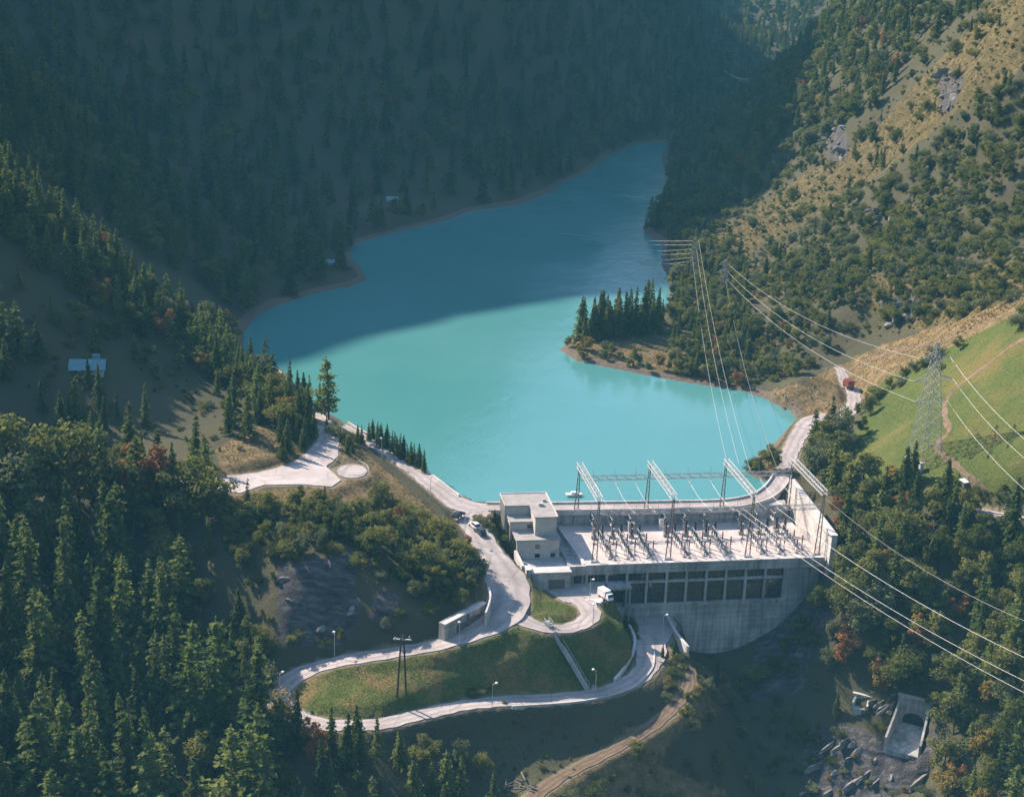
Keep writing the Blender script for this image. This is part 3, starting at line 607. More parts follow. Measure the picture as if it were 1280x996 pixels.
# parapet along the lake road
lk = road3d['lake_road']; lk = lk[8:]
w_ = wall_strip('lakeside_wall', side_path(lk, -2.6 if False else 2.6), 0.4, -0.8, 0.15, CP_)
lkr = side_path(lk, -2.6)
bpy.data.objects.remove(w_, do_unlink=True)
lw = empty('lakeside_wall', (float(lk[20, 0]), float(lk[20, 1]), 0), 0, 'low pale retaining wall between the lakeside road and the water', 'wall')
wall_strip('wall_stem', lkr, 0.45, -4.0, 0.55, CP_, lw, np.array(lw.location))
# ---- right abutment wall
ab = local_thing('abutment_wall', -8, 'tall white concrete wing wall closing the switchyard on the hillside', 'wall')
mb = MB(); vs = [(65.0, -1.5, -10), (66.4, -1.5, -10), (66.4, 30.5, -6), (65.0, 30.5, -6), (65.0, -2.5, 3.8), (66.4, -2.5, 3.8), (66.4, 30.5, 6.2), (65.0, 30.5, 6.2)]
mb.poly(vs, [(0, 3, 2, 1), (4, 5, 6, 7), (0, 1, 5, 4), (1, 2, 6, 5), (2, 3, 7, 6), (3, 0, 4, 7)]).move(0, 0, 8).build('wall_slab', CP_, ab)
MB().poly([(64.85, -2.6, 3.8), (66.5, -2.6, 3.8), (66.5, 30.6, 6.2), (64.85, 30.6, 6.2), (64.85, -2.6, 4.05), (66.5, -2.6, 4.05), (66.5, 30.6, 6.45), (64.85, 30.6, 6.45)], [(0, 3, 2, 1), (4, 5, 6, 7), (0, 1, 5, 4), (1, 2, 6, 5), (2, 3, 7, 6), (3, 0, 4, 7)]).move(0, 0, 8).build('coping', CP_, ab)
# ---- office block on the left end
of = local_thing('office_block', -5.2, 'stepped flat-roofed concrete office block where the lakeside road meets the dam', 'building', x=0)
PLS = MAT['plaster']
part(of, 'lower_storey', PLS, (-11.5, -0.8, 9.5, 16.0, -5.2, 0.05))
part(of, 'middle_storey', PLS, (-12.3, -6.6, 15.7, 20.2, -5.2, 2.45))
part(of, 'upper_storey', PLS, (-12.8, -1.2, 20.1, 28.2, -5.2, 4.95), (-6.61, -1.22, 12.0, 20.1, 0.2, 4.95))
part(of, 'lower_roof', MAT['roofing'], (-11.8, -0.5, 9.2, 15.9, 0.05, 0.35))
part(of, 'middle_roof', MAT['roofing'], (-12.5, -6.65, 15.5, 20.05, 2.45, 2.75))
part(of, 'upper_roof', MAT['roofing'], (-13.0, -1.0, 20.0, 28.4, 4.95, 5.3), (-6.8, -1.0, 11.8, 20.0, 4.95, 5.3))
part(of, 'roof_edge', CP_, (-13.05, -0.95, 28.25, 28.5, 5.3, 5.5), (-1.2, -0.93, 11.75, 28.25, 5.3, 5.5), (-13.06, -12.85, 20.0, 28.25, 5.3, 5.5))
part(of, 'roof_hatch', CO_, (-4.6, -3.4, 19.0, 20.0, 5.3, 6.0))
part(of, 'roof_hatch', CO_, (-3.0, -2.2, 22.0, 22.7, 5.3, 5.9))
for (x0, x1, z0, z1) in ((-6.9, -5.7, -2.2, -0.8), (-6.9, -5.7, -4.5, -3.3), (-3.0, -1.8, -4.5, -3.3)):
    w_ = part(of, 'window', MAT['glass_dark'], (x0, x1, 9.42, 9.5, z0, z1))
    for b in ((x0-0.1, x1+0.1, 9.38, 9.5, z0-0.12, z0), (x0-0.1, x1+0.1, 9.38, 9.5, z1, z1+0.1)): MB().box(*b).move(0, 0, 5.2).build('frame', MAT['white_paint'], w_)
w_ = part(of, 'window', MAT['glass_dark'], (-7.9, -6.9, 15.62, 15.7, 0.9, 2.0))
part(of, 'ledge', CO_, (-3.0, 0.2, 9.2, 9.5, -3.0, -2.75))
for k in range(7):      # tall slits between pilasters on the sunny left side
    y = 10.2+k*0.85
    part(of, 'window', MAT['glass_dark'], (-11.58, -11.5, y, y+0.5, -4.2, -0.6))
for k in range(4): part(of, 'window', MAT['glass_dark'], (-12.38, -12.3, 16.2+k*1.0, 16.75+k*1.0, -3.8, 1.6))
for k in range(7): part(of, 'window', MAT['glass_dark'], (-12.88, -12.8, 20.7+k*1.05, 21.2+k*1.05, -3.8, 3.2))
for k in range(8): part(of, 'pilaster', PLS, (-13.05, -12.8, 20.3+k*1.05-0.12, 20.3+k*1.05+0.12, -5.1, 4.9))
# ---- terrace deck between office and roof, garage block in front
tr = local_thing('terrace', -8.2, 'shaded concrete terrace between office block and switchyard roof', 'terrace')
MB().prism([(-11.3, 1.6), (3.5, 1.6), (1.6, 26.8), (-0.7, 26.8), (-0.7, 9.3), (-11.3, 9.3)], -5.6, -4.75).move(0, 0, 8.2).build('deck', CO_, tr)
gb = local_thing('garage_block', -8.2, 'low concrete garage block with pale roof below the office', 'garage')
part(gb, 'block', CW_, (-9.6, 0.05, -1.6, 1.55, -8.2, -3.8))
part(gb, 'roof_slab', CP_, (-9.8, 0.2, -1.9, 1.58, -3.8, -3.5))
part(gb, 'garage_door', MAT['steel_dark'], (-5.3, -1.4, -1.72, -1.6, -8.0, -5.6))
part(gb, 'corner_pier', CW_, (-10.9, -9.82, -1.7, 1.0, -8.2, -2.9))
part(gb, 'pier_cap', CP_, (-11.0, -9.72, -1.8, 1.1, -2.9, -2.7))
MB().prism([(-11.6, 1.2), (-10.95, 1.2), (-11.5, 9.2), (-12.2, 9.2)], -6, [-2.9, -2.9, -2.2, -2.2]).move(0, 0, 8.2).build('side_wall', CP_, gb)
# ---- retaining wall with garages on the curve
gw0, gw1 = W(556, 800, -6.9), W(607, 769, -5.0)
ang = math.atan2(gw1[1]-gw0[1], gw1[0]-gw0[0]); ln = math.hypot(*(gw1-gw0)[:2])
rw = empty('roadside_garage_wall', (gw0[0], gw0[1], -7.4), ang, 'shaded concrete retaining wall with dark garage bays on the road bend', 'wall')
MB().poly([(0, 0, 0), (ln, 0, 0), (ln, 2, 0), (0, 2, 0), (0, 0, 4.2), (ln, 0, 5.4), (ln, 2, 5.4), (0, 2, 4.2)], [(0, 3, 2, 1), (4, 5, 6, 7), (0, 1, 5, 4), (1, 2, 6, 5), (2, 3, 7, 6), (3, 0, 4, 7)]).build('wall_slab', CW_, rw)
MB().poly([(-0.2, -0.25, 4.2), (ln, -0.25, 5.4), (ln, 1, 5.4), (-0.2, 1, 4.2), (-0.2, -0.25, 4.5), (ln, -0.25, 5.7), (ln, 1, 5.7), (-0.2, 1, 4.5)], [(0, 3, 2, 1), (4, 5, 6, 7), (0, 1, 5, 4), (1, 2, 6, 5), (2, 3, 7, 6), (3, 0, 4, 7)]).build('coping', CP_, rw)
for k, (u0, u1) in enumerate(((0.28, 0.52), (0.60, 0.88))):
    MB().box(ln*u0, ln*u1, -0.09, 0.0, 0.6, 3.0+0.6*k).build('garage_opening', MAT['steel_dark'], rw)
MB().box(ln*0.55-0.2, ln*0.55+0.2, -0.5, 0.02, 0, 4.8).build('buttress', CW_, rw)
tp = np.array([W(607, 768, -2.0), W(611, 757, -1.3), W(613, 746, -0.7), W(611, 737, -0.3)])
cw2 = empty('curved_kerb_wall', (tp[1][0], tp[1][1], -5), 0, 'short curved pale wall above the garage bays at the road junction', 'wall')
wall_strip('wall_stem', catmull(tp, 0.8), 0.4, -3.5, 0.6, CP_, cw2, np.array(cw2.location))
# ---- walls by the lower platform
def strip_thing(name, pix, thick, h0, h1, mat, label, cat='wall', coping=True):
    P = catmull([W(*p) for p in pix], 0.9); c = P[len(P)//2]
    t = empty(name, (c[0], c[1], c[2]+h0), 0, label, cat); wall_strip('wall_stem', P, thick, h0, h1, mat, t, np.array(t.location))
    if coping: wall_strip('coping', P+np.array([0, 0, h1]), thick+0.16, 0.0, 0.16, CP_, t, np.array(t.location))
    return t
strip_thing('platform_wall', [(831,768,-17.3),(838,783,-17.3),(846,797,-17.4),(855,808,-17.6),(860,814,-18)], 0.5, -2.0, 1.1, CP_, 'pale concrete wall along the gorge edge of the lower platform')
strip_thing('curved_retaining_wall', [(786,785,-17.2),(793,800,-17.1),(792,815,-17),(785,832,-16.9),(775,845,-16.8),(768,853,-16.7)], 0.5, -1.5, 0.9, CP_, 'curved pale retaining wall between lawn and lower road bend')
strip_thing('outer_kerb', [(818,818,-17.2),(815,836,-17.0),(795,857,-16.8),(768,868,-16.7),(730,876,-16.5),(690,880,-16.3),(640,883,-16.0)], 0.4, -1.0, 0.3, CP_, 'low outer kerb of the lower road above the dark bank', 'kerb', False)
# ---- stairs on the lawn
def stairway(name, a, b, width, label):
    A = np.array(W(*a)); B = np.array(W(*b)); d = B-A; Lh = math.hypot(d[0], d[1]); az = math.atan2(d[1], d[0])
    t = empty(name, (B[0], B[1], B[2]), az, label, 'stairs'); n = int(abs(d[2])/0.22); mb = MB()
    for k in range(n):
        x1 = -Lh*(1-k/n); x2 = -Lh*(1-(k+1)/n); z = -d[2]*(1-k/n)
        mb.box(x1, x2+0.05, -width/2, width/2, z-0.7, z)
    mb.build('flight', CO_, t)
    for s in (-1, 1):
        r = MB().path([(-Lh, s*width/2, -d[2]+1.0), (0, s*width/2, 1.0)], 0.05)
        for k in range(9): q = k/8; r.bar((-Lh*(1-q), s*width/2, -d[2]*(1-q)-0.3), (-Lh*(1-q), s*width/2, -d[2]*(1-q)+1.0), 0.04)
        r.build('handrail', MAT['steel_pale'], t)
    return t
stairway('stairs', (692,789,-5.2), (735,861,-16.4), 1.3, 'long straight concrete stairway down the grassy bank to the lower road')
stairway('stairs', (683,776,-4.4), (689,783,-5.1), 1.3, 'short flight of steps above the side road on the lawn')
stairway('stairs', (740,862,-16.3), (746,866,-16.9), 1.3, 'short railed steps at the foot of the lawn beside the lower road')
# ---- spillway outlet and small intake in the right-hand gorge
def outlet(px, py, z, Lc, w0, w1, h0, h1, az, label, name, arch=True):
    c = W(px, py, z); t = empty(name, tuple(c), az, label, 'outlet')
    # local y runs into the hill, front edge at y=0
    MB().poly([(-w0/2, 0, 0), (w0/2, 0, 0), (w1/2, Lc, 0), (-w1/2, Lc, 0), (-w0/2, 0, -3), (w0/2, 0, -3), (w1/2, Lc, -3), (-w1/2, Lc, -3)], [(0, 1, 2, 3), (4, 7, 6, 5), (0, 4, 5, 1), (1, 5, 6, 2), (2, 6, 7, 3), (3, 7, 4, 0)]).build('floor_slab', CW_, t)  # darker concrete on floor and walls stands in for shade inside the chute
    for s in (-1, 1):
        MB().poly([(s*w0/2, 0.01, -1), (s*(w0/2+0.5), 0.01, -1), (s*(w1/2+0.5), Lc, -1), (s*w1/2, Lc, -1), (s*w0/2, 0.01, h0), (s*(w0/2+0.5), 0.01, h0), (s*(w1/2+0.5), Lc, h1), (s*w1/2, Lc, h1)],
                  [(0, 3, 2, 1), (4, 5, 6, 7), (0, 1, 5, 4), (1, 2, 6, 5), (2, 3, 7, 6), (3, 0, 4, 7)] if s > 0 else [(1, 2, 3, 0), (7, 6, 5, 4), (4, 5, 1, 0), (5, 6, 2, 1), (6, 7, 3, 2), (7, 4, 0, 3)]).build('wing_wall', CW_, t)
    MB().box(-w1/2-1.0, w1/2+1.0, Lc+0.02, Lc+0.7, -1, h1+0.5).build('head_wall', CW_, t)
    MB().box(-w1/2-1.1, w1/2+1.1, Lc-0.05, Lc+0.8, h1+0.5, h1+0.72).build('coping', CP_, t)
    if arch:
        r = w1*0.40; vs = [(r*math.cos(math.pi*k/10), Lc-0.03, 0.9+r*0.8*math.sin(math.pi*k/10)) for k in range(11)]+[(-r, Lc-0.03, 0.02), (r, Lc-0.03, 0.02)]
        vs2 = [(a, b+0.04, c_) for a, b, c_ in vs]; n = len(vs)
        mesh_obj('tunnel_dark_sheet', vs+vs2, [tuple(range(n))[::-1], tuple(range(n, 2*n))]+[(i, (i+1) % n, n+(i+1) % n, n+i) for i in range(n)], MAT['rubber_and_tunnel_dark'], t)  # flat black sheet, the tunnel's inner darkness put into its colour
    return t
def slopes(t):    # the chute floor climbs into the hill
    for o in t.children:
        for v in o.data.vertices: v.co.z += OUT_RISE*min(max(v.co.y, 0), OUT_L)/OUT_L
t = outlet(1127, 941, -32.0, OUT_L, OUT_W0, OUT_W1, 3.0, 6.2, OUT_A, 'open concrete outlet chute with a dark tunnel mouth in the rocky gorge side', 'tunnel_outlet'); slopes(t)
outlet(1074, 886, -27.5, 2.5, 3.0, 2.6, 1.2, 1.8, math.radians(-25), 'small dark concrete intake box above the ragged rocks', 'intake_box', False)
# ---- rocks
def rock_mesh(seed, sx, sy, sz):
    bm = bmesh.new(); bmesh.ops.create_icosphere(bm, subdivisions=2, radius=1.0); r = random.Random(seed)
    for k in range(9):      # plane cuts give flat split faces
        n = Vector((r.gauss(0, 1), r.gauss(0, 1), r.gauss(0, 1))).normalized(); d = r.uniform(0.35, 0.75)
        for v in bm.verts:
            e = v.co.dot(n)-d
            if e > 0: v.co -= n*e
    for v in bm.verts: v.co += Vector((r.gauss(0, 1), r.gauss(0, 1), r.gauss(0, 1)))*0.03; v.co.x *= sx; v.co.y *= sy; v.co.z *= sz
    me = bpy.data.meshes.new('rock'); bm.to_mesh(me); bm.free(); me.materials.append(MAT['rock']); return me
m, nt, out = mat_new('rock'); pos = N(nt, 'ShaderNodeNewGeometry').outputs['Position']
mpv = N(nt, 'ShaderNodeMapping'); mpv.inputs['Rotation'].default_value = (0.5, 0.3, 0.6); mpv.inputs['Scale'].default_value = (0.3, 1.0, 0.9); L(nt, pos, mpv.inputs['Vector'])
rn_ = noise_n(nt, 1.6, 6, 0.7, mpv.outputs[0], 0.3)
pbsdf(nt, out, ramp(nt, rn_, [(0.3, (0.07, 0.065, 0.065)), (0.5, (0.20, 0.19, 0.18)), (0.7, (0.38, 0.36, 0.33))]), 0.95, 0, 0.2, bump(nt, rn_, 0.8, 0.2))
ROCKS = [rock_mesh(1, 3.2, 0.8, 0.9), rock_mesh(2, 1.9, 1.0, 0.9), rock_mesh(3, 4.2, 0.7, 0.9), rock_mesh(4, 1.4, 1.1, 0.9)]
def rocks(n, poly, smin, smax, place, align=None, ymin=250):
    xs = [p[0] for p in poly]; ys = [p[1] for p in poly]; k = 0; tr_ = 0
    while k < n and tr_ < 4000:
        tr_ += 1; x, y = random.uniform(min(xs), max(xs)), random.uniform(min(ys), max(ys))
        if not inpoly(np.array([x]), np.array([y]), poly)[0]: continue
        g = on_ground(x, y, ymin)
        u_, v_ = out_local(g[0], g[1])
        if abs(u_) < 5 and -2.5 < v_ < OUT_L+1.5: continue
        i_ = random.randrange(4); o = bpy.data.objects.new('rock', ROCKS[i_]); COL.objects.link(o); s_ = random.uniform(smin, smax); o.scale = (s_,)*3
        o.location = (g[0], g[1], g[2]-0.3*s_); o.rotation_euler = (random.uniform(-0.25, 0.25), random.uniform(-0.45, 0.1) if align is not None else random.uniform(-0.3, 0.3), (align+random.uniform(-0.25, 0.25)) if align is not None else random.uniform(0, 6.3))
        sh = ('long split', 'blocky', 'long thin', 'squat')[i_]; tag(o, ('large ' if s_ > (smin+smax)/2 else 'small ')+sh+' grey rock '+place, 'rock', sh+' rocks '+place); k += 1
rocks(24, [(1010,935),(1060,915),(1100,945),(1160,955),(1140,1010),(1015,1010)], 0.7, 1.6, 'in the outcrop below the outlet chute', 0.75)
rocks(8, [(1085,880),(1125,870),(1115,905),(1090,910)], 0.5, 1.0, 'beside the head of the outlet chute', 0.75)
rocks(5, [(350,705),(440,690),(450,780),(360,800)], 0.6, 1.4, 'on the shaded rock face above the hairpin')
for poly, pl_ in ((R_ROCK[3], 'in the crag high on the dry slope'), (R_ROCK[4], 'in the pale cleft near the slope top'), (R_ROCK[5], 'in the small outcrop amid the shrubs'), (R_ROCK[6], 'in the scree above the meadow'), (R_ROCK[7], 'in the broken crag amid the slope shrubs')):
    rocks(12, poly, 0.8, 2.0, pl_, None, 420)
rocks(30, [(950,492),(1050,455),(1080,480),(1000,530)], 0.25, 0.6, 'on the stony shore by the red truck', None, 420)
rocks(10, [(1020,640),(1080,680),(1050,700)], 0.5, 1.1, 'on the slope beside the white wing wall')
# =================================================================== SWITCHYARD
GXS = [6.5, 25.0, 45.3, 63.3]; GY0, GY1, GZ, GB = 2.2, 26.0, 13.0, -3.0
LEAN = 0.5
def lattice(mb, a, b, w, h, nseg, r=0.09, rl=0.055):
    """box truss from a to b (centre line of its top-left edge frame)"""
    a = Vector(a); b = Vector(b); d = (b-a).normalized(); side = d.cross(Vector((0, 0, 1))).normalized()*w/2; up = Vector((0, 0, h))
    for s in (-1, 1):
        for q in (Vector((0, 0, 0)), up): mb.bar(a+side*s+q, b+side*s+q, r)
    for k in range(nseg):
        p0 = a+(b-a)*k/nseg; p1 = a+(b-a)*(k+1)/nseg
        for s in (-1, 1): mb.bar(p0+side*s+(up if k % 2 else up*0), p1+side*s+(up*0 if k % 2 else up), rl)
        for q in (up*0, up): mb.bar(p0+side*(1 if k % 2 else -1)+q, p1+side*(-1 if k % 2 else 1)+q, rl)
gl = ['steel portal gantry nearest the office block', 'second steel portal gantry counted from the office block', 'third steel portal gantry counted from the office block', 'steel portal gantry beside the white wing wall']
for gi, gx in enumerate(GXS):
    g = local_thing('portal_gantry', GB, gl[gi]+' on the switchyard roof', 'gantry', 'gantries on the powerhouse roof')
    for y in (GY0, GY1):
        mb = MB()
        for s in (-1, 1):
            mb.bar((gx+s*0.62, y, 0), (gx+LEAN+s*0.16, y, GZ-GB), 0.17, 4, 0.13)
        for k in range(12):
            t0, t1 = k/12, (k+1)/12; f_ = lambda t, s: (gx+LEAN*t+s*(0.62*(1-t)+0.16*t), y, (GZ-GB)*t)
            mb.bar(f_(t0, -1 if k % 2 else 1), f_(t1, 1 if k % 2 else -1), 0.06)
        mb.build('column', MAT['steel_dark'], g)
        MB().box(gx-1.0, gx+1.0, y-0.4, y+0.4, 0.0, 0.35).build('footing', CO_, g)
    mb = MB(); lattice(mb, (gx+LEAN, GY0-0.4, GZ-GB-0.1), (gx+LEAN, GY1+0.4, GZ-GB-0.1), 1.3, 1.2, 16, 0.10, 0.06); mb.build('beam', MAT['steel_pale'], g)
bays = ['between the first two gantries', 'in the middle bay', 'in the bay by the wing wall']
for yi, y in enumerate((GY0, GY1)):
    for k in range(3):
        t = local_thing('cross_beam', GB, ('front' if yi == 0 else 'rear')+' lattice cross beam '+bays[k]+' of the switchyard', 'truss', 'lattice cross beams of the switchyard')
        mb = MB(); lattice(mb, (GXS[k]+LEAN+0.5, y, 12.3), (GXS[k+1]+LEAN-0.5, y, 12.3), 0.9, 1.1, 14, 0.07, 0.045); mb.build('truss', MAT['steel_grey'], t)
        mb = MB()
        for q in (0.2, 0.5, 0.8):
            x = GXS[k]+(GXS[k+1]-GXS[k])*q+LEAN; mb.bar((x, y, 13.4), (x, y, 15.2), 0.05)
        mb.build('spike', MAT['steel_grey'], t)
# overhead conductors with insulator strings
def wire_pts(a, b, sag, n=14):
    a = np.array(a, float); b = np.array(b, float); o = []
    for i in range(n+1):
        t = i/n; p = a*(1-t)+b*t; p[2] -= 4*sag*t*(1-t); o.append(p)
    return o
ph_names = ['first', 'second', 'third']
for k in range(3):
    for q in range(3):
        x = GXS[k]+(GXS[k+1]-GXS[k])*(0.22+0.28*q)+LEAN
        t = local_thing('yard_conductor', 9.0, ph_names[q]+' overhead conductor '+bays[k]+', counted from the office side', 'cable', 'conductors strung over the switchyard')
        a = (x, GY1-0.6, 0.2); b = (x, GY0+0.6, 0.2); pts_ = wire_pts(a, b, 1.0, 16)
        MB().path(pts_[2:-2], 0.045).build('wire', MAT['steel_pale'], t)
        for seg in (pts_[0:3], pts_[-3:]):
            mb = MB(); A, B = Vector(seg[0]), Vector(seg[-1])
            for j in range(9): mb.bar(A.lerp(B, j/9), A.lerp(B, (j+0.55)/9), 0.15, 6)
            mb.bar(A, B, 0.04); mb.build('insulator_string', MAT['porcelain_pale'], t)
        # droppers
        mb = MB()
        for j in (4, 8, 12): mb.bar(tuple(pts_[j]), (pts_[j][0]+0.1, pts_[j][1]-0.3, -8.0), 0.02, 4)
        mb.build('dropper', MAT['steel_grey'], t)
# apparatus
def make_breaker():
    r = empty('circuit_breaker'); mb = MB().box(-0.7, 0.7, -0.5, 0.5, 0, 0.9); mb.build('base_frame', MAT['steel_grey'], r)
    prof = [(0.34, 0.9)]
    for k in range(9): prof += [(0.30, 0.95+k*0.33), (0.42, 1.05+k*0.33), (0.30, 1.18+k*0.33)]
    MB().lathe(prof+[(0.34, 4.0), (0.34, 4.3)], 9).build('pole', MAT['porcelain_dark'], r); return r
def make_switch():
    r = empty('disconnector')
    MB().box(-0.35, 0.35, -2.0, 2.0, 1.5, 1.75).build('base_frame', MAT['steel_pale'], r)
    for y in (-1.7, 1.7): MB().bar((-0.2, y, 0), (-0.2, y, 1.5), 0.09).bar((0.2, y, 0), (0.2, y, 1.5), 0.09).build('leg', MAT['steel_grey'], r)
    for y in (-1.6, 0, 1.6):
        prof = []
        for k in range(5): prof += [(0.10, 1.75+k*0.3), (0.2, 1.85+k*0.3), (0.10, 1.95+k*0.3)]
        MB().lathe([(0.14, 1.75)]+prof+[(0.12, 3.3)], 7, (0, y, 0)).build('insulator', MAT['porcelain_dark'], r)
    MB().bar((0, -1.9, 3.35), (0, 1.9, 3.35), 0.06).build('blade', MAT['steel_pale'], r); return r
def make_post():
    r = empty('post_insulator'); MB().bar((0, 0, 0), (0, 0, 1.9), 0.16, 4, 0.12).box(-0.4, 0.4, -0.4, 0.4, 0, 0.25).build('pedestal', MAT['steel_grey'], r)
    prof = [(0.16, 1.9)]
    for k in range(6): prof += [(0.12, 1.95+k*0.28), (0.24, 2.05+k*0.28), (0.12, 2.15+k*0.28)]
    MB().lathe(prof+[(0.15, 3.7)], 7).build('insulator', MAT['porcelain_dark'], r)
    MB().lathe([(0.05, 3.7), (0.22, 3.8), (0.22, 4.05), (0.05, 4.1)], 7).build('cap', MAT['steel_pale'], r); return r
def copy_tree(o):
    c = o.copy(); COL.objects.link(c)
    for ch in o.children:
        d = ch.copy(); COL.objects.link(d); d.parent = c
    return c
protos = {'breaker': make_breaker(), 'switch': make_switch(), 'post': make_post()}
used = set()
lab = {'breaker': ('dark ribbed circuit breaker pole standing {} of the switchyard roof', 'breaker', 'breaker poles on the roof'),
       'switch': ('dark insulators on a pale frame {} of the switchyard', 'disconnector', 'disconnectors on the roof'),
       'post': ('slim post insulator on a pedestal standing {} of the switchyard roof', 'insulator', 'post insulators on the roof')}
bay2 = ['in the office-side bay', 'in the middle bay', 'in the wing-wall bay']
for k in range(3):
    bw_ = GXS[k+1]-GXS[k]
    for q in range(3):
        x0 = GXS[k]+bw_*(0.17+0.26*q)+0.6
        for kind, dx, y in (('switch', 0, 7.2), ('switch', 0.0, 12.4), ('breaker', -0.8, 16.6), ('breaker', 1.3, 16.3), ('post', 0.3, 3.6), ('post', -0.3, 20.3), ('post', 1.5, 9.8), ('switch', 0.2, 23.3), ('post', 2.3, 5.6), ('post', -1.4, 13.4)):
            if kind not in used: o = protos[kind]; used.add(kind)
            else: o = copy_tree(protos[kind])
            p_ = PL(x0+dx+random.uniform(-0.15, 0.15), y+random.uniform(-0.2, 0.2)); o.location = (p_[0], p_[1], -3.0)
            s = random.uniform(0.92, 1.08); o.scale = (s, s, s); o.rotation_euler = (0, 0, PA)
            tag(o, lab[kind][0].format(bay2[k]), lab[kind][1], lab[kind][2]+' '+bay2[k])
# low cable trenches / rails on the yard
for k in range(3):
    for q in range(3):
        x0 = GXS[k]+(GXS[k+1]-GXS[k])*(0.17+0.26*q)+2.2
        t = local_thing('cable_trench', -3.0, ph_names[q]+' raised cable trench '+bays[k]+', counted from the office side', 'trench', 'cable trenches on the switchyard roof')
        MB().box(x0-0.35, x0+0.35, 2.6, 15.0, 0.0, 0.22).build('trough', CO_, t); MB().box(x0-0.2, x0+0.2, 2.7, 14.9, 0.22, 0.28).build('cover', MAT['steel_dark'], t)
for (x, y, l_) in ((28.5, 22.0, 'white control kiosk standing in the middle of the switchyard'), (20.0, 20.5, 'grey transformer box standing by the second gantry')):
    t = local_thing('control_kiosk', -3.0, l_, 'kiosk')
    MB().box(x-0.7, x+0.7, y-0.6, y+0.6, 0, 2.4).build('cabinet', MAT['white_paint' if 'white' in l_ else 'steel_grey'], t); MB().box(x-0.85, x+0.85, y-0.75, y+0.75, 2.4, 2.55).build('lid', MAT['steel_grey'], t)
# =================================================================== PYLONS AND LINES
def tower(name, loc, h, base, az, arms, label, cat, r=0.095, mat='steel_grey', nseg=12):
    t = empty(name, loc, az, label, cat); top = 0.55
    def cor(z, sx, sy):
        q = z/h; w_ = base/2*(1-q)**0.85+top/2*q; return Vector((sx*w_, sy*w_, z))
    zs = [h*(1-(1-k/nseg)**1.25) for k in range(nseg+1)]
    for sx in (-1, 1):
        for sy in (-1, 1):
            mb = MB()
            for k in range(nseg): mb.bar(cor(zs[k], sx, sy), cor(zs[k+1], sx, sy), r)
            mb.build('leg', MAT[mat], t); c = cor(0, sx, sy); MB().box(c.x-0.5, c.x+0.5, c.y-0.5, c.y+0.5, -2.5, 0.25).build('footing', CP_, t)
    mb = MB()
    for k in range(nseg):
        for (s0, s1) in (((-1, -1), (1, -1)), ((1, -1), (1, 1)), ((1, 1), (-1, 1)), ((-1, 1), (-1, -1))):
            mb.bar(cor(zs[k], *s0), cor(zs[k+1], *s1), r*0.6); mb.bar(cor(zs[k], *s1), cor(zs[k+1], *s0), r*0.6); mb.bar(cor(zs[k+1], *s0), cor(zs[k+1], *s1), r*0.5)
    mb.build('bracing', MAT[mat], t)
    for (z, half) in arms:
        mb = MB()
        for s in (-1, 1):
            tip = Vector((s*half, 0, z+0.2))
            for sy in (-1, 1):
                c0 = cor(z, s, sy); c1 = cor(z+1.5, s, sy); mb.bar(c0, tip, r*0.75); mb.bar(c1, tip, r*0.75)
                for q in (0.33, 0.66): mb.bar(c0.lerp(tip, q), c1.lerp(tip, q), r*0.5)
            mb.bar(cor(z, s, -1).lerp(tip, 0.4), cor(z, s, 1).lerp(tip, 0.4), r*0.5)
        mb.build('cross_arm', MAT[mat], t)
    return t
pb = on_ground(1155, 573)
PYH = 31.0; PAZ = math.radians(22)
tower('lattice_pylon', tuple(pb-np.array([0, 0, 0.2])), PYH, 6.0, PAZ, [(15.5, 4.6), (21.0, 5.8), (26.8, 4.2)], 'tall lattice pylon standing on the green meadow', 'pylon')
def arm_tip(side, z, half):
    return np.array([pb[0]+side*half*math.cos(PAZ), pb[1]+side*half*math.sin(PAZ), pb[2]+z])
def far_tower(px, py, h, base, arms, label, az=0.3):
    g = on_ground(px, py); tower('lattice_pylon', tuple(g-np.array([0, 0, 0.2])), h, base, az, arms, label, 'pylon', 0.05, 'steel_grey', 9); return g
f1 = far_tower(866, 352, 19, 3.2, [(10, 3.2), (13.5, 3.8), (17, 2.8)], 'slender lattice pylon among trees above the wooded headland', 0.9)
f2 = far_tower(903, 378, 17, 3.0, [(9, 3.0), (12, 3.6), (15, 2.8)], 'slender lattice pylon on the dry slope above the headland', 0.5)
f3 = far_tower(918, 103, 30, 6, [(20, 7), (25, 7)], 'tiny distant pylon on the hazy ridge above the lake head', 0.2)
def wire(a, b, sag, r, label, mat='steel_pale', n=26, name='power_line', group=None):
    a = np.array(a, float); b = np.array(b, float); c = a
    t = empty(name, tuple(c), 0, label, 'cable', group)
    MB().path([p-c for p in wire_pts(a, b, sag, n)], r).build('wire', MAT[mat], t); return t
lv = ['lowest', 'middle', 'upper']
for i, (z, half) in enumerate(((15.5, 4.6), (21.0, 5.8), (26.8, 4.2))):
    a = arm_tip(-1, z, half); b = f2+np.array([1.2, 0, 9+3*i])
    wire(a, b, 5.0, 0.04, lv[i]+' pale line from meadow pylon to the pylon on the dry slope')
for i, (p0, p1) in enumerate((((1190,510),(1330,650)), ((1200,482),(1335,612)), ((1192,450),(1335,588)))):
    z, half = ((15.5, 4.6), (21.0, 5.8), (26.8, 4.2))[i]; a = arm_tip(1, z, half); b = WY(p1[0], p1[1], 300)
    wire(a, b, 2.5, 0.042, lv[i]+' pale line leaving the meadow pylon over the grass')
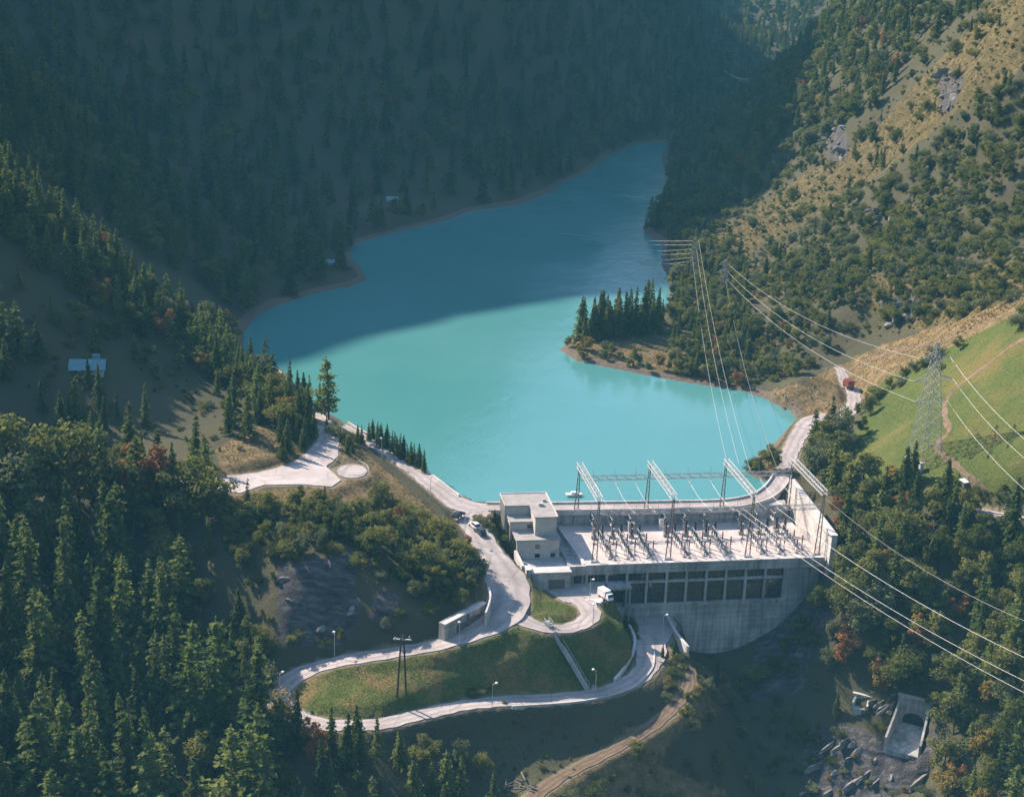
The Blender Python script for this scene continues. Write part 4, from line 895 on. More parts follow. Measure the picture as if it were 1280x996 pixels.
for i, (gx, yy, dx, top) in enumerate(((45.3, 25.0, -1.0, 10), (45.3, 25.5, 0.8, 13.5), (52.0, 26.0, 1.6, 17))):
    wire(f1+np.array([dx*0.8, 0, top]), PL(gx+LEAN+(0, 3.2, 0)[i], yy, 13.0 if i < 2 else 10.6), 5, 0.036, ('first', 'second', 'third')[i]+' line from the headland pylon down over the lake to the switchyard')
wire(f2+np.array([0.5, 0, 9]), PL(60, 26, 10.6), 5, 0.04, 'dark line from the dry-slope pylon to the switchyard corner', 'steel_grey')
for i, (gx, e) in enumerate(((41.0, (1360,905)), (42.8, (1360,888)), (51.5, (1360,857)))):
    wire(PL(gx, GY0-0.3, 10.2), WY(e[0], e[1], 262), 3.0, 0.036, ('lower', 'middle', 'upper')[i]+' pale line from the switchyard front across the wooded gorge')
wire(PL(63.5, GY0, 12.5), WY(1360, 805, 290), 4, 0.04, 'thin dark line from the corner gantry over the woods below the meadow', 'steel_grey')
for i, (pa, pc) in enumerate((((831,332),(708,296)), ((831,332),(720,295)), ((831,352),(711,318)), ((831,352),(733,315)), ((831,371),(722,335)), ((831,371),(742,334)), ((803,287),(735,276)))):
    a = f1+np.array([-1.5, 0, 17-1.75*i]); b = WY(pc[0]-190, pc[1]-62, 900+15*i)
    wire(a, b, 9+0.6*i, 0.045, ('first', 'second', 'third', 'fourth', 'fifth', 'sixth', 'seventh')[i]+' thin line from the headland pylon across the lake, counted from the top', 'steel_pale', 40, 'lake_span', 'lines spanning the lake')
for i in range(4):
    a = WY(878+4*i, 62+8*i, 1500); b = WY(955+3*i, 113-6*i, 1080)
    wire(a, b, 5, 0.12, 'thin pale far line over the ridge beyond the lake head', 'steel_pale', 14, 'distant_line', 'far lines over the ridge')
# timber H-frame on the lawn
hb = on_ground(502, 873); mat_simple('bark_pole', (0.075, 0.06, 0.05), (0.04, 0.033, 0.03), 1.5, 0.85)
t = empty('timber_pole_pylon', tuple(hb-np.array([0, 0, 0.5])), 0.2, 'two-legged timber pole pylon with crossarm on the hairpin lawn', 'pylon')
for s in (-1, 1): MB().bar((s*1.0, 0, 0), (s*0.25, 0, 15.2), 0.24, 8, 0.17).build('pole', MAT['bark_pole'], t)
MB().bar((-1.9, 0.5, 14.1), (1.9, -0.5, 14.1), 0.17).build('crossarm', MAT['steel_pale'], t)
MB().bar((-0.9, 0, 11.8), (0.9, 0, 11.8), 0.1).build('crossarm', MAT['steel_grey'], t)
for x in (-1.5, 0, 1.5): MB().lathe([(0.06, 14.2), (0.16, 14.4), (0.16, 14.7), (0.05, 14.8)], 7, (x, 0, 0)).build('insulator', MAT['porcelain_pale'], t)
# =================================================================== LAMPS, VEHICLES, SMALL THINGS
LAMPS = [(744,868,'at the foot of the lawn stairs'),(615,885,'beside the lower road under the hairpin lawn'),(574,806,'in front of the shaded garage bays'),(418,822,'on the upper hairpin road below the rock face'),(737,752,'on the powerhouse forecourt'),(741,784,'on the side road bend'),(581,672,'on the road down from the dam'),(538,624,'on the lakeside road near the dam'),(477,574,'far along the lakeside road'),(350,872,'on the outside of the hairpin'),(828,796,'on the lower platform by the gorge')]
lamp_root = None
for (x, y, wh) in LAMPS:
    g = on_ground(x, y)
    if lamp_root is None:
        o = empty('street_lamp'); MB().bar((0, 0, -0.6), (0, 0, 5.6), 0.085, 7, 0.055).build('post', MAT['steel_pale'], o)
        MB().bar((0, 0, 5.6), (0.9, 0, 5.85), 0.045, 6).build('arm', MAT['steel_pale'], o)
        MB().lathe([(0.05, 5.62), (0.34, 5.68), (0.30, 5.9), (0.05, 5.98)], 9, (0.8, 0, 0.05)).build('lamp_head', MAT['white_paint'], o); lamp_root = o
    else: o = copy_tree(lamp_root)
    o.location = tuple(g); o.rotation_euler = (0, 0, random.uniform(-3, 3)); tag(o, 'slim pale street lamp '+wh, 'street lamp', 'street lamps along the roads')
def car(loc, az, col, label, kind='car'):
    if col not in MAT: mat_simple(col, {'car_white': (0.75, 0.75, 0.74), 'car_dark': (0.03, 0.035, 0.045), 'car_red': (0.22, 0.055, 0.04)}[col], None, 0.4, 0.25, 0, 0.6)
    t = empty('parked_car', loc, az, label, 'car')
    prof = [(-2.1, 0.35), (-2.15, 0.8), (-1.3, 0.92), (0.95, 0.92), (1.9, 0.8), (2.1, 0.6), (2.05, 0.3)]
    mb = MB(); n = len(prof)
    mb.poly([(x, -0.82, z) for x, z in prof]+[(x, 0.82, z) for x, z in prof], [tuple(range(n)), tuple(range(2*n-1, n-1, -1))]+[(i, n+i, n+(i+1) % n, (i+1) % n) for i in range(n)]); mb.build('body', MAT[col], t)
    cab = [(-1.9, 0.9), (-1.45, 1.42), (0.25, 1.42), (0.95, 0.9)]; mb = MB()
    mb.poly([(x, -0.74+0.12*(z > 1), z) for x, z in cab]+[(x, 0.74-0.12*(z > 1), z) for x, z in cab], [(0, 1, 2, 3), (7, 6, 5, 4), (0, 4, 5, 1), (1, 5, 6, 2), (2, 6, 7, 3)]); mb.build('cabin_glass', MAT['glass_dark'], t)
    MB().box(-1.4, 0.2, -0.6, 0.6, 1.42, 1.47).build('roof', MAT[col], t)
    for x in (-1.35, 1.3):
        for s in (-1, 1):
            w_ = MB().bar((x, s*0.62, 0.32), (x, s*0.85, 0.32), 0.32, 12, rot=0).build('wheel', MAT['rubber_and_tunnel_dark'], t)
    for s in (-1, 1): MB().box(2.0, 2.12, s*0.62-0.16, s*0.62+0.16, 0.55, 0.7).build('headlight', MAT['porcelain_pale'], t)
    return t
p_ = W(593.5, 659, 0.75); car((p_[0], p_[1], 0.72), math.radians(118), 'car_white', 'white car parked on the verge below the office shrubs')
p_ = W(598, 665, 0.55); car((p_[0]+0.4, p_[1]-0.5, 0.45), math.radians(118), 'car_dark', 'dark car parked behind the white one beside the office lawn')
p_ = W(563, 646, 1.9); car((p_[0]+2.0, p_[1]+1.5, 1.45), math.radians(60), 'car_dark', 'dark car standing by the dam road junction')
p_ = W(616, 868, 0); 
# red truck on the shore road
g = road3d['crest_road']; k = int(np.argmin([abs(PROJ(*q[:3])[1]-484)+abs(PROJ(*q[:3])[0]-1062) for q in g])); q = g[k]; dv = g[k+1]-g[k-1]
t = empty('red_truck', (q[0]-0.6, q[1], q[2]+0.0), math.atan2(dv[1], dv[0]), 'small red box truck driving on the stony shore road', 'truck')
MB().box(-2.6, 1.0, -1.0, 1.0, 0.8, 2.9).build('box_body', MAT['car_red'] if 'car_red' in MAT else mat_simple('car_red', (0.22, 0.055, 0.04), None, 0.4, 0.3, 0, 0.5), t)
MB().poly([(1.1, -0.95, 0.7), (2.5, -0.95, 0.7), (2.5, 0.95, 0.7), (1.1, 0.95, 0.7), (1.1, -0.9, 2.3), (2.1, -0.9, 2.3), (2.1, 0.9, 2.3), (1.1, 0.9, 2.3)], [(0, 3, 2, 1), (4, 5, 6, 7), (0, 1, 5, 4), (1, 2, 6, 5), (2, 3, 7, 6), (3, 0, 4, 7)]).build('cab', MAT['car_red'], t)
MB().box(2.2, 2.45, -0.8, 0.8, 1.45, 2.0).build('windscreen', MAT['glass_dark'], t)
for x in (-1.8, 1.7):
    for s in (-1, 1): MB().bar((x, s*0.7, 0.42), (x, s*1.0, 0.42), 0.42, 12, rot=0).build('wheel', MAT['rubber_and_tunnel_dark'], t)
# white box truck at the forecourt edge
p_ = W(757, 748, -7.9); t = empty('box_truck', (p_[0], p_[1], -7.93), math.radians(-58), 'white box truck parked at the edge of the powerhouse forecourt', 'truck'); t.scale = (0.8, 0.8, 0.8)
MB().box(-2.9, 1.0, -1.1, 1.1, 0.75, 2.9).build('cargo_box', MAT['white_paint'], t)
MB().box(-2.97, -2.9, -0.95, 0.95, 0.9, 2.75).build('rear_door', MAT['steel_grey'], t)
MB().poly([(1.1, -1.0, 0.6), (2.8, -1.0, 0.6), (2.8, 1.0, 0.6), (1.1, 1.0, 0.6), (1.1, -0.92, 2.3), (2.2, -0.92, 2.3), (2.2, 0.92, 2.3), (1.1, 0.92, 2.3)], [(0, 3, 2, 1), (4, 5, 6, 7), (0, 1, 5, 4), (1, 2, 6, 5), (2, 3, 7, 6), (3, 0, 4, 7)]).build('cab', MAT['white_paint'], t)
MB().poly([(2.38, -0.85, 1.4), (2.62, -0.85, 1.4), (2.62, 0.85, 1.4), (2.38, 0.85, 1.4), (2.2, -0.8, 2.15), (2.35, -0.8, 2.15), (2.35, 0.8, 2.15), (2.2, 0.8, 2.15)], [(0, 3, 2, 1), (4, 5, 6, 7), (0, 1, 5, 4), (1, 2, 6, 5), (2, 3, 7, 6), (3, 0, 4, 7)]).build('windscreen', MAT['glass_dark'], t)
for x in (-1.9, 1.9):
    for s in (-1, 1): MB().bar((x, s*0.78, 0.42), (x, s*1.08, 0.42), 0.42, 12, rot=0).build('wheel', MAT['rubber_and_tunnel_dark'], t)
p_ = W(743, 750, -7.6); t = empty('concrete_landing', (p_[0], p_[1], -9), math.radians(5), 'pale concrete landing slab beside the white trailer', 'slab'); MB().box(-2.2, 2.0, -1.2, 1.2, 0, 1.25).build('slab', CP_, t); MB().box(1.4, 1.9, -1.1, 1.1, 1.25, 1.6).build('kerb', CP_, t)
# boat
p_ = W(718, 624, 0); t = empty('motor_boat', (p_[0], p_[1]+2.5, -0.15), math.radians(8), 'small white motor boat moored behind the dam crest', 'boat')
hull = [(-2.3, 0.75), (0.6, 0.85), (1.7, 0.5), (2.4, 0.0), (1.7, -0.5), (0.6, -0.85), (-2.3, -0.75)]
n = len(hull); MB().poly([(x*0.85, y*0.6, 0) for x, y in hull]+[(x, y, 0.8) for x, y in hull], [tuple(range(n)), tuple(range(2*n-1, n-1, -1))]+[(i, n+i, n+(i+1) % n, (i+1) % n) for i in range(n)]).build('hull', MAT['white_paint'], t)
MB().box(-0.9, 0.7, -0.5, 0.5, 0.8, 1.35).build('cabin', MAT['white_paint'], t); MB().box(0.7, 0.76, -0.45, 0.45, 0.9, 1.3).build('windscreen', MAT['glass_dark'], t)
# house on the shaded hillside
g = on_ground(110, 460); t = empty('hillside_house', tuple(g-np.array([0, 0, 1.0])), math.radians(8), 'long house with blue-grey roof alone on the shaded hillside', 'house'); t.scale = (0.85, 0.85, 0.8)
MB().box(-5.2, 5.2, -2.6, 3, -1.5, 1.7).build('wall', MAT['plaster'], t)
MB().poly([(-6, -3.6, 1.4), (6, -3.6, 1.4), (6, 0, 4.4), (-6, 0, 4.4), (6, 3.6, 1.4), (-6, 3.6, 1.4), (-6, -3.6, 1.15), (6, -3.6, 1.15), (6, 0, 4.1), (-6, 0, 4.1), (6, 3.6, 1.15), (-6, 3.6, 1.15)], [(0, 1, 2, 3), (3, 2, 4, 5), (7, 6, 9, 8), (8, 9, 11, 10), (0, 6, 7, 1), (5, 4, 10, 11), (1, 7, 8, 2), (2, 8, 10, 4), (0, 3, 9, 6), (3, 5, 11, 9)]).build('roof', MAT['slate_blue'], t)
MB().box(1.5, 3.8, 0.3, 2.2, 2.5, 5.6).build('dormer', MAT['slate_blue'], t)
for x in (-3.8, -1.3, 1.2, 3.7): MB().box(x-0.5, x+0.5, -2.66, -2.6, 0.4, 1.3).build('window', MAT['glass_dark'], t)
for (px, py, wx, l_) in ((490, 252, 8, 'faint pale farmhouse at the foot of the far dark forest'), (410, 331, 7, 'faint pale barn near the bend of the shaded shore')):
    g = on_ground(px, py); t = empty('far_house', tuple(g-np.array([0, 0, 0.8])), 0.2, l_, 'house'); t.scale = (0.7, 0.7, 0.6); MB().box(-wx/2, wx/2, -3, 3, -1, 3.2).build('wall', MAT['plaster'], t)
    MB().poly([(-wx/2-.5, -3.5, 3.1), (wx/2+.5, -3.5, 3.1), (wx/2+.5, 0, 5.2), (-wx/2-.5, 0, 5.2), (wx/2+.5, 3.5, 3.1), (-wx/2-.5, 3.5, 3.1)], [(0, 1, 2, 3), (3, 2, 4, 5), (0, 3, 5), (1, 4, 2), (0, 5, 4, 1)]).build('roof', MAT['slate_blue'], t)
# trough / hut on the meadow, steps pit by the shore road
g = on_ground(1206, 609); t = empty('meadow_hut', tuple(g), 0.5, 'tiny low hut with pale roof alone on the meadow below the path', 'hut')
MB().box(-1.0, 1.0, -0.7, 0.7, -0.6, 0.9).build('wall', MAT['wood_grey'], t); MB().poly([(-1.3, -1.0, 0.85), (1.3, -1.0, 0.85), (1.3, 1.0, 1.25), (-1.3, 1.0, 1.25), (-1.3, -1.0, 1.0), (1.3, -1.0, 1.0), (1.3, 1.0, 1.4), (-1.3, 1.0, 1.4)], [(0, 3, 2, 1), (4, 5, 6, 7), (0, 1, 5, 4), (1, 2, 6, 5), (2, 3, 7, 6), (3, 0, 4, 7)]).build('roof', MAT['white_paint'], t)
g = on_ground(1057, 548); t = empty('concrete_shelter', tuple(g-np.array([0, 0, 1.5])), 0.35, 'small pale concrete stair shelter between bushes beside the shore road', 'shelter')
MB().box(-1.8, -0.9, -3.4, 3.4, 0, 3.0).build('side_wall', CP_, t); MB().box(0.9, 1.8, -3.4, 3.4, 0, 2.4).build('side_wall', CP_, t); MB().box(-0.9, 0.9, -3.2, 3.2, 0, 1.6).build('ramp', CO_, t); MB().box(-1.8, 1.8, 3.42, 4.0, 0, 3.4).build('back_wall', CP_, t)
# timber pile at the bottom edge
for k in range(14):
    x, y = 648+random.uniform(-22, 22), 983+random.uniform(-9, 9); g = on_ground(x, y); a = random.uniform(0, 3.1); l_ = random.uniform(0.8, 1.7)
    o = MB().bar((-l_, 0, 0), (l_, 0, random.uniform(-0.3, 0.3)), random.uniform(0.12, 0.22), 7, random.uniform(0.1, 0.18)).build('bleached_log', MAT['wood_grey'])
    o.location = tuple(g+np.array([0, 0, 0.15+0.04*k])); o.rotation_euler = (random.uniform(-0.2, 0.2), 0, a); tag(o, 'bleached log in the jumbled pile beside the dirt track', 'log', 'logs in the pile by the dirt track')
# railing along the lower road and the circle
def railing(name, pix, label, h=1.0):
    P = catmull([W(*p) for p in pix], 1.2); c = P[len(P)//2].copy(); t = empty(name, tuple(c), 0, label, 'railing')
    MB().path([p-c+np.array([0, 0, h]) for p in P], 0.045).path([p-c+np.array([0, 0, h*0.55]) for p in P], 0.03).build('rail', MAT['steel_pale'], t)
    for p in P[::2]: MB().bar(p-c-np.array([0, 0, 0.5]), p-c+np.array([0, 0, h]), 0.04).build('post', MAT['steel_pale'], t)
railing('road_railing', [(818,819,-16.9),(815,837,-16.7),(795,858,-16.5),(768,869,-16.4),(730,877,-16.2)], 'thin pale railing on the outer bend of the lower road')
railing('platform_railing', [(422,592,9),(430,582,8.8),(446,580,8.7),(459,586,8.7),(460,592,8.7),(450,598,8.7),(436,598,8.7)], 'thin railing round the turning circle by the car park')
# =================================================================== VEGETATION
def mat_leaf(name, c_lo, c_hi, trans=0.28):
    m, nt, out = mat_new(name)
    oi = N(nt, 'ShaderNodeObjectInfo'); pos = N(nt, 'ShaderNodeNewGeometry')
    base = ramp(nt, oi.outputs['Random'], [(0.0, c_lo), (1.0, c_hi)])
    n1 = noise_n(nt, 0.55, 2, 0.5, pos.outputs['Position'])
    col = mixc(nt, 0.55, base, ramp(nt, n1, [(0.3, (0.30, 0.30, 0.30)), (0.7, (0.70, 0.70, 0.68))]), 'OVERLAY')
    rd = ramp(nt, pos.outputs['Random Per Island'], [(0, (0.35, 0.35, 0.35)), (1, (0.65, 0.65, 0.62))])
    col = mixc(nt, 0.6, col, rd, 'OVERLAY')
    d = N(nt, 'ShaderNodeBsdfDiffuse'); t = N(nt, 'ShaderNodeBsdfTranslucent'); mx = N(nt, 'ShaderNodeMixShader'); mx.inputs[0].default_value = trans
    L(nt, col, d.inputs['Color']); L(nt, col, t.inputs['Color']); L(nt, d.outputs[0], mx.inputs[1]); L(nt, t.outputs[0], mx.inputs[2]); L(nt, mx.outputs[0], out.inputs['Surface'])
    return m
mat_leaf('needles', (0.072, 0.105, 0.036), (0.17, 0.205, 0.062), 0.48)
mat_leaf('needles_larch', (0.13, 0.18, 0.055), (0.21, 0.25, 0.078), 0.5)
mat_leaf('leaves', (0.10, 0.125, 0.036), (0.22, 0.225, 0.068), 0.48)
mat_leaf('leaves_grey', (0.12, 0.145, 0.075), (0.20, 0.215, 0.11), 0.42)
mat_leaf('leaves_yellow', (0.20, 0.165, 0.045), (0.28, 0.19, 0.055), 0.35)
mat_leaf('leaves_orange', (0.27, 0.13, 0.055), (0.33, 0.17, 0.06), 0.35)
mat_simple('bark', (0.13, 0.10, 0.08), (0.07, 0.055, 0.045), 2.0, 0.95)
def quads_mesh(name, C, A, B, mat):
    """one quad per row: centre C, half axes A and B"""
    n = len(C); V = np.empty((n, 4, 3)); V[:, 0] = C-A-B*0.6; V[:, 1] = C+A-B; V[:, 2] = C+A*0.9+B; V[:, 3] = C-A+B*0.6
    me = bpy.data.meshes.new(name); me.vertices.add(4*n); me.vertices.foreach_set('co', V.astype(np.float32).ravel())
    me.loops.add(4*n); me.loops.foreach_set('vertex_index', np.arange(4*n, dtype=np.int32)); me.polygons.add(n)
    me.polygons.foreach_set('loop_start', np.arange(0, 4*n, 4, dtype=np.int32)); me.polygons.foreach_set('loop_total', np.full(n, 4, np.int32))
    me.update(); me.materials.append(mat); return me
def unit(v): return v/(np.linalg.norm(v, axis=-1, keepdims=True)+1e-9)
def conifer_mesh(name, seed, R=0.15, z0=0.10, levels=26, nb=8, mat='needles', droop=0.35, sparse=1.0, power=0.85, lop=0.25):
    r = np.random.default_rng(seed); C = []; A = []; B = []
    lean = r.normal(0, 0.018, 2); la = r.uniform(0, 6.28); dead = r.uniform(0, 6.28)
    for i in range(levels):
        t = (i+r.uniform(-0.4, 0.4))/levels; t = min(max(t, 0), 0.995); z = z0+(1-z0)*t
        Rl = R*((1-t)**power)*r.uniform(0.72, 1.2)+0.008
        k = max(4, int(nb*(0.55+0.6*(1-t)))); a0 = r.uniform(0, 6.28)
        for b in range(k):
            if r.random() > sparse: continue
            a = a0+6.283*b/k+r.normal(0, 0.22); ln = Rl*r.uniform(0.5, 1.22)*(1+lop*math.cos(a-la)*(1-t))
            dirv = np.array([math.cos(a), math.sin(a), 0.0]); side = np.array([-math.sin(a), math.cos(a), 0.0]); dz_ = r.normal(0, 0.006)
            m = max(2, int(ln/0.017))
            for j in range(m):
                q = (j+0.6)/m; rad = ln*q; zz = z+dz_-droop*rad*q+0.10*rad*(1-q)
                c = dirv*rad+side*r.normal(0, 0.008)+np.array([lean[0]*z, lean[1]*z, zz])
                wd = (0.020*(1-0.45*q)+0.005)*r.uniform(0.6, 1.35)
                ax = unit(dirv+np.array([0, 0, -droop*1.2*q+r.normal(0, 0.3)])+side*r.normal(0, 0.45))*(ln/m*0.7+0.004)
                bx = unit(side+np.array([0, 0, r.normal(0, 0.6)]))*wd
                C.append(c); A.append(ax); B.append(bx)
                if r.random() < 0.5:      # hanging sprays
                    C.append(c+np.array([0, 0, -wd*0.7])); A.append(ax*0.7); B.append(np.array([r.normal(0, 0.003), r.normal(0, 0.003), -wd*0.9]))
    for j in range(7): C.append(np.array([lean[0], lean[1], 0.965+0.006*j])); a = r.uniform(0, 6.28); A.append(np.array([math.cos(a), math.sin(a), 0.4])*0.008); B.append(np.array([-math.sin(a)*0.3, math.cos(a)*0.3, 1])*0.010)
    return quads_mesh(name, np.array(C), np.array(A), np.array(B), MAT[mat])
def broadleaf_mesh(name, seed, rx=0.36, z0=0.18, lobes=26, leaves=3400, size=0.017, mat='leaves'):
    r = np.random.default_rng(seed); C = []; A = []; B = []
    cz = (1+z0)/2; hz_ = (1-z0)/2; L0 = []; ph_ = r.uniform(0, 6.28, 3)
    for k in range(lobes):
        u = unit(r.normal(size=3)); rad = r.uniform(0.3, 0.9); u[2] = u[2]*0.9+0.08
        an = math.atan2(u[1], u[0]); wob = 1+0.22*math.sin(2*an+ph_[0])+0.15*math.sin(3*an+ph_[1])
        rr = r.uniform(0.055, 0.16)*(rx/0.36)
        L0.append((np.array([u[0]*rx*rad*wob, u[1]*rx*rad*wob, cz+u[2]*hz_*rad*(1+0.12*math.sin(an+ph_[2]))]), rr, r.uniform(0.6, 1.0)))
    w = np.array([l[1]**2*l[2] for l in L0]); w /= w.sum(); idx = r.choice(len(L0), leaves, p=w)
    for i in idx:
        c0, rr, _ = L0[i]; u = unit(r.normal(size=3)); c = c0+u*rr*r.uniform(0.45, 1.18)*np.array([1.1, 1.1, 0.8])
        nrm = unit(u+r.normal(0, 0.6, 3)+np.array([0, 0, 0.35])); t1 = unit(np.cross(nrm, r.normal(size=3))); t2 = np.cross(nrm, t1); s = size*r.uniform(0.5, 1.4)
        C.append(c); A.append(t1*s); B.append(t2*s*0.8)
    return quads_mesh(name, np.array(C), np.array(A), np.array(B), MAT[mat])
def trunk_mesh(name, h, r0, branches=0, seed=0):
    mb = MB(); rr = random.Random(seed); mb.bar((0, 0, -0.04), (0, 0, h*0.5), r0, 7, r0*0.7); mb.bar((0, 0, h*0.5), (0.004, 0.003, h), r0*0.7, 6, r0*0.15)
    for k in range(branches):
        a = rr.uniform(0, 6.28); z = h*rr.uniform(0.45, 0.8); l_ = rr.uniform(0.14, 0.26); mb.bar((0, 0, z), (math.cos(a)*l_, math.sin(a)*l_, z+l_*0.9), r0*0.45, 5, r0*0.12)
    return mb.mesh(name, MAT['bark'])
KINDS = {}
def kind(key, name, crowns, trunk): KINDS[key] = (name, crowns, trunk)
kind('spruce', 'spruce_tree', [conifer_mesh('crown', 1, 0.175, nb=9), conifer_mesh('crown', 2, 0.21, 0.07, 27, 10), conifer_mesh('crown', 3, 0.135, 0.12, 25, 7, sparse=0.9), conifer_mesh('crown', 4, 0.165, 0.16, 24, 8, sparse=0.78, power=0.7),
     conifer_mesh('crown', 5, 0.20, 0.12, 23, 9, sparse=0.85, power=0.62, lop=0.4), conifer_mesh('crown', 6, 0.14, 0.22, 22, 7, sparse=0.7, power=0.6, lop=0.45)], trunk_mesh('trunk', 0.93, 0.014))
kind('larch', 'larch_tree', [conifer_mesh('crown', 11, 0.18, 0.16, 22, 8, 'needles_larch', 0.1, 0.82, 0.6, 0.35), conifer_mesh('crown', 12, 0.20, 0.2, 20, 8, 'needles_larch', 0.05, 0.72, 0.5, 0.35), conifer_mesh('crown', 13, 0.16, 0.12, 24, 8, 'needles_larch', 0.15, 0.85, 0.7, 0.2)], trunk_mesh('trunk', 0.93, 0.013))
kind('broad', 'broadleaf_tree', [broadleaf_mesh('crown', 21, 0.34), broadleaf_mesh('crown', 22, 0.42, 0.12, 32, 3800), broadleaf_mesh('crown', 23, 0.28, 0.1, 22, 3000), broadleaf_mesh('crown', 24, 0.36, 0.1, 28, 3200, 0.018, 'leaves_grey'), broadleaf_mesh('crown', 25, 0.31, 0.05, 20, 2800, 0.018)], trunk_mesh('trunk', 0.8, 0.018, 7, 3))
kind('autumn', 'broadleaf_tree', [broadleaf_mesh('crown', 31, 0.33, 0.14, 26, 3000, 0.018, 'leaves_yellow'), broadleaf_mesh('crown', 32, 0.30, 0.12, 24, 2800, 0.018, 'leaves_orange')], trunk_mesh('trunk', 0.8, 0.018, 7, 5))
kind('shrub', 'shrub', [broadleaf_mesh('crown', 41, 0.60, -0.1, 15, 1500, 0.034), broadleaf_mesh('crown', 42, 0.75, -0.1, 18, 1600, 0.034, 'leaves_grey'), broadleaf_mesh('crown', 43, 0.5, -0.1, 12, 1300, 0.036), broadleaf_mesh('crown', 44, 0.95, -0.15, 20, 1800, 0.036)], None)
kind('drybush', 'shrub', [broadleaf_mesh('crown', 51, 0.7, -0.1, 14, 1000, 0.038, 'leaves_yellow')], None)
# ---- where they grow.  regions are outlines of ground seen from the survey point
PLANT = []       # x, y, z, height, kind key, variant, place text
occupied_roads = [(P[:, :2], P[:, 3]) for P in road3d.values()]
from collections import defaultdict
road_cells = defaultdict(list)
for P in road3d.values():
    for q in P: road_cells[(int(q[0]//8), int(q[1]//8))].append((q[0], q[1], q[3]/2))
def near_road(x, y, m):
    cx_, cy_ = int(x//8), int(y//8)
    for a in (-1, 0, 1):
        for b in (-1, 0, 1):
            for (qx, qy, hw) in road_cells.get((cx_+a, cy_+b), ()):
                if (qx-x)**2+(qy-y)**2 < (hw+m)**2: return True
    return False
def blocked(x, y, m=1.0):
    if near_road(x, y, m): return True
    u = (np.array([x, y])-PO); lx, ly = u@PX, u@PY
    if -13.5 < lx < 67.5 and -3 < ly < 33: return True
    for P in plat3d.values():
        if inpoly(np.array([x]), np.array([y]), P)[0]: return True
    return False
def fill(poly, spacing, mix, place, ylim=(250, 1400), dens=None, margin=1.2, seed=0, xlim=(-420, 420)):
    r = np.random.default_rng(1000+seed)
    nx_ = int((xlim[1]-xlim[0])/spacing); ny_ = int((ylim[1]-ylim[0])/spacing)
    gx, gy = np.meshgrid(np.arange(nx_), np.arange(ny_)); x = xlim[0]+(gx+0.5*(gy % 2)+r.uniform(-0.42, 0.42, gx.shape))*spacing; y = ylim[0]+(gy+r.uniform(-0.42, 0.42, gx.shape))*spacing
    x = x.ravel(); y = y.ravel(); z = hz(x, y); px, py = PROJ(x, y, z)
    ok = inpoly(px, py, poly) & ~inpoly(x, y, lake_poly)
    x, y, z, px, py = x[ok], y[ok], z[ok], px[ok], py[ok]
    if dens is not None:
        k_ = r.random(len(x)) < dens(x, y, px, py); x, y, z = x[k_], y[k_], z[k_]
    keys = [m_[0] for m_ in mix]; wts = np.array([m_[1] for m_ in mix], float); wts /= wts.sum(); ch = r.choice(len(keys), len(x), p=wts)
    for i in range(len(x)):
        key, _, h0, h1 = mix[ch[i]]
        if y[i] < 560 and blocked(x[i], y[i], margin): continue
        h = r.uniform(h0, h1)*(0.75 if r.random() < 0.15 else 1)
        PLANT.append((x[i], y[i], z[i], h, key, int(r.integers(len(KINDS[key][1]))), place))
def plant(px, py, h, key, var=0, place='', ymin=250):
    g = on_ground(px, py, ymin); PLANT.append((g[0], g[1], g[2], h, key, var % len(KINDS[key][1]), place))
# A: forest left of the hairpin
fill([(-70,650),(60,640),(150,630),(205,640),(225,720),(240,800),(262,860),(312,900),(330,940),(345,985),(350,1060),(300,1220),(-90,1220)], 7.4, [('spruce', .52, 19, 31), ('larch', .33, 18, 28), ('broad', .12, 10, 16), ('autumn', .03, 9, 13)], 'in the dense forest outside the hairpin bend', (262, 420), seed=1, dens=lambda x, y, px, py: 0.93+0*x)
fill([(205,640),(270,650),(290,700),(300,760),(305,830),(312,895),(262,855),(240,800),(225,720)], 5.4, [('spruce', .5, 8, 13), ('larch', .2, 8, 12), ('broad', .3, 5, 9)], 'between the forest and the rock face', (300, 360), seed=31, dens=lambda x, y, px, py: 0.6+0*x)
# broadleaf group at the left edge
for (x, y, h, k_, v) in ((28,640,26,'broad',0),(75,650,25,'broad',1),(100,640,19,'autumn',0),(8,660,24,'broad',3),(60,700,16,'autumn',0),(175,640,20,'autumn',1),(140,655,20,'broad',2),(255,655,15,'broad',1),(235,650,17,'broad',0),(250,628,14,'larch',0),(158,615,24,'spruce',2),(172,640,19,'larch',1),(200,632,20,'spruce',0),(217,632,17,'spruce',1),(240,625,16,'larch',0),(258,612,15,'larch',1)): plant(x, y, h, k_, v, 'in the wood behind the car park')
# B: bottom centre
fill([(335,985),(420,960),(560,985),(640,1010),(650,1200),(330,1200)], 5.2, [('spruce', .55, 9, 15), ('broad', .28, 6, 10), ('autumn', .10, 5, 9), ('larch', .07, 9, 13)], 'below the lower road', (262, 330), seed=2)
for (x, y, h, k_, v) in ((372,935,14,'spruce',0),(395,955,11,'autumn',1),(415,950,12,'spruce',2),(446,955,13.5,'spruce',1),(470,950,10.5,'spruce',3),(500,955,9,'spruce',0),(355,935,12,'spruce',2),(432,970,11,'larch',0),(530,965,8,'broad',0),(575,965,8,'broad',3),(600,975,7,'broad',1),(348,905,7,'drybush',0),(330,860,6,'shrub',1),(315,830,7,'shrub',0),(305,815,8,'spruce',1)): plant(x, y, h, k_, v, 'beside the lower road')
fill([(520,905),(640,885),(800,885),(860,870),(830,895),(720,950),(660,985),(560,960)], 2.4, [('shrub', .8, 0.5, 1.1), ('drybush', .2, 0.4, 0.9)], 'on the dark bank under the lower road', (280, 345), seed=3, dens=lambda x, y, px, py: 0.6+0*x)
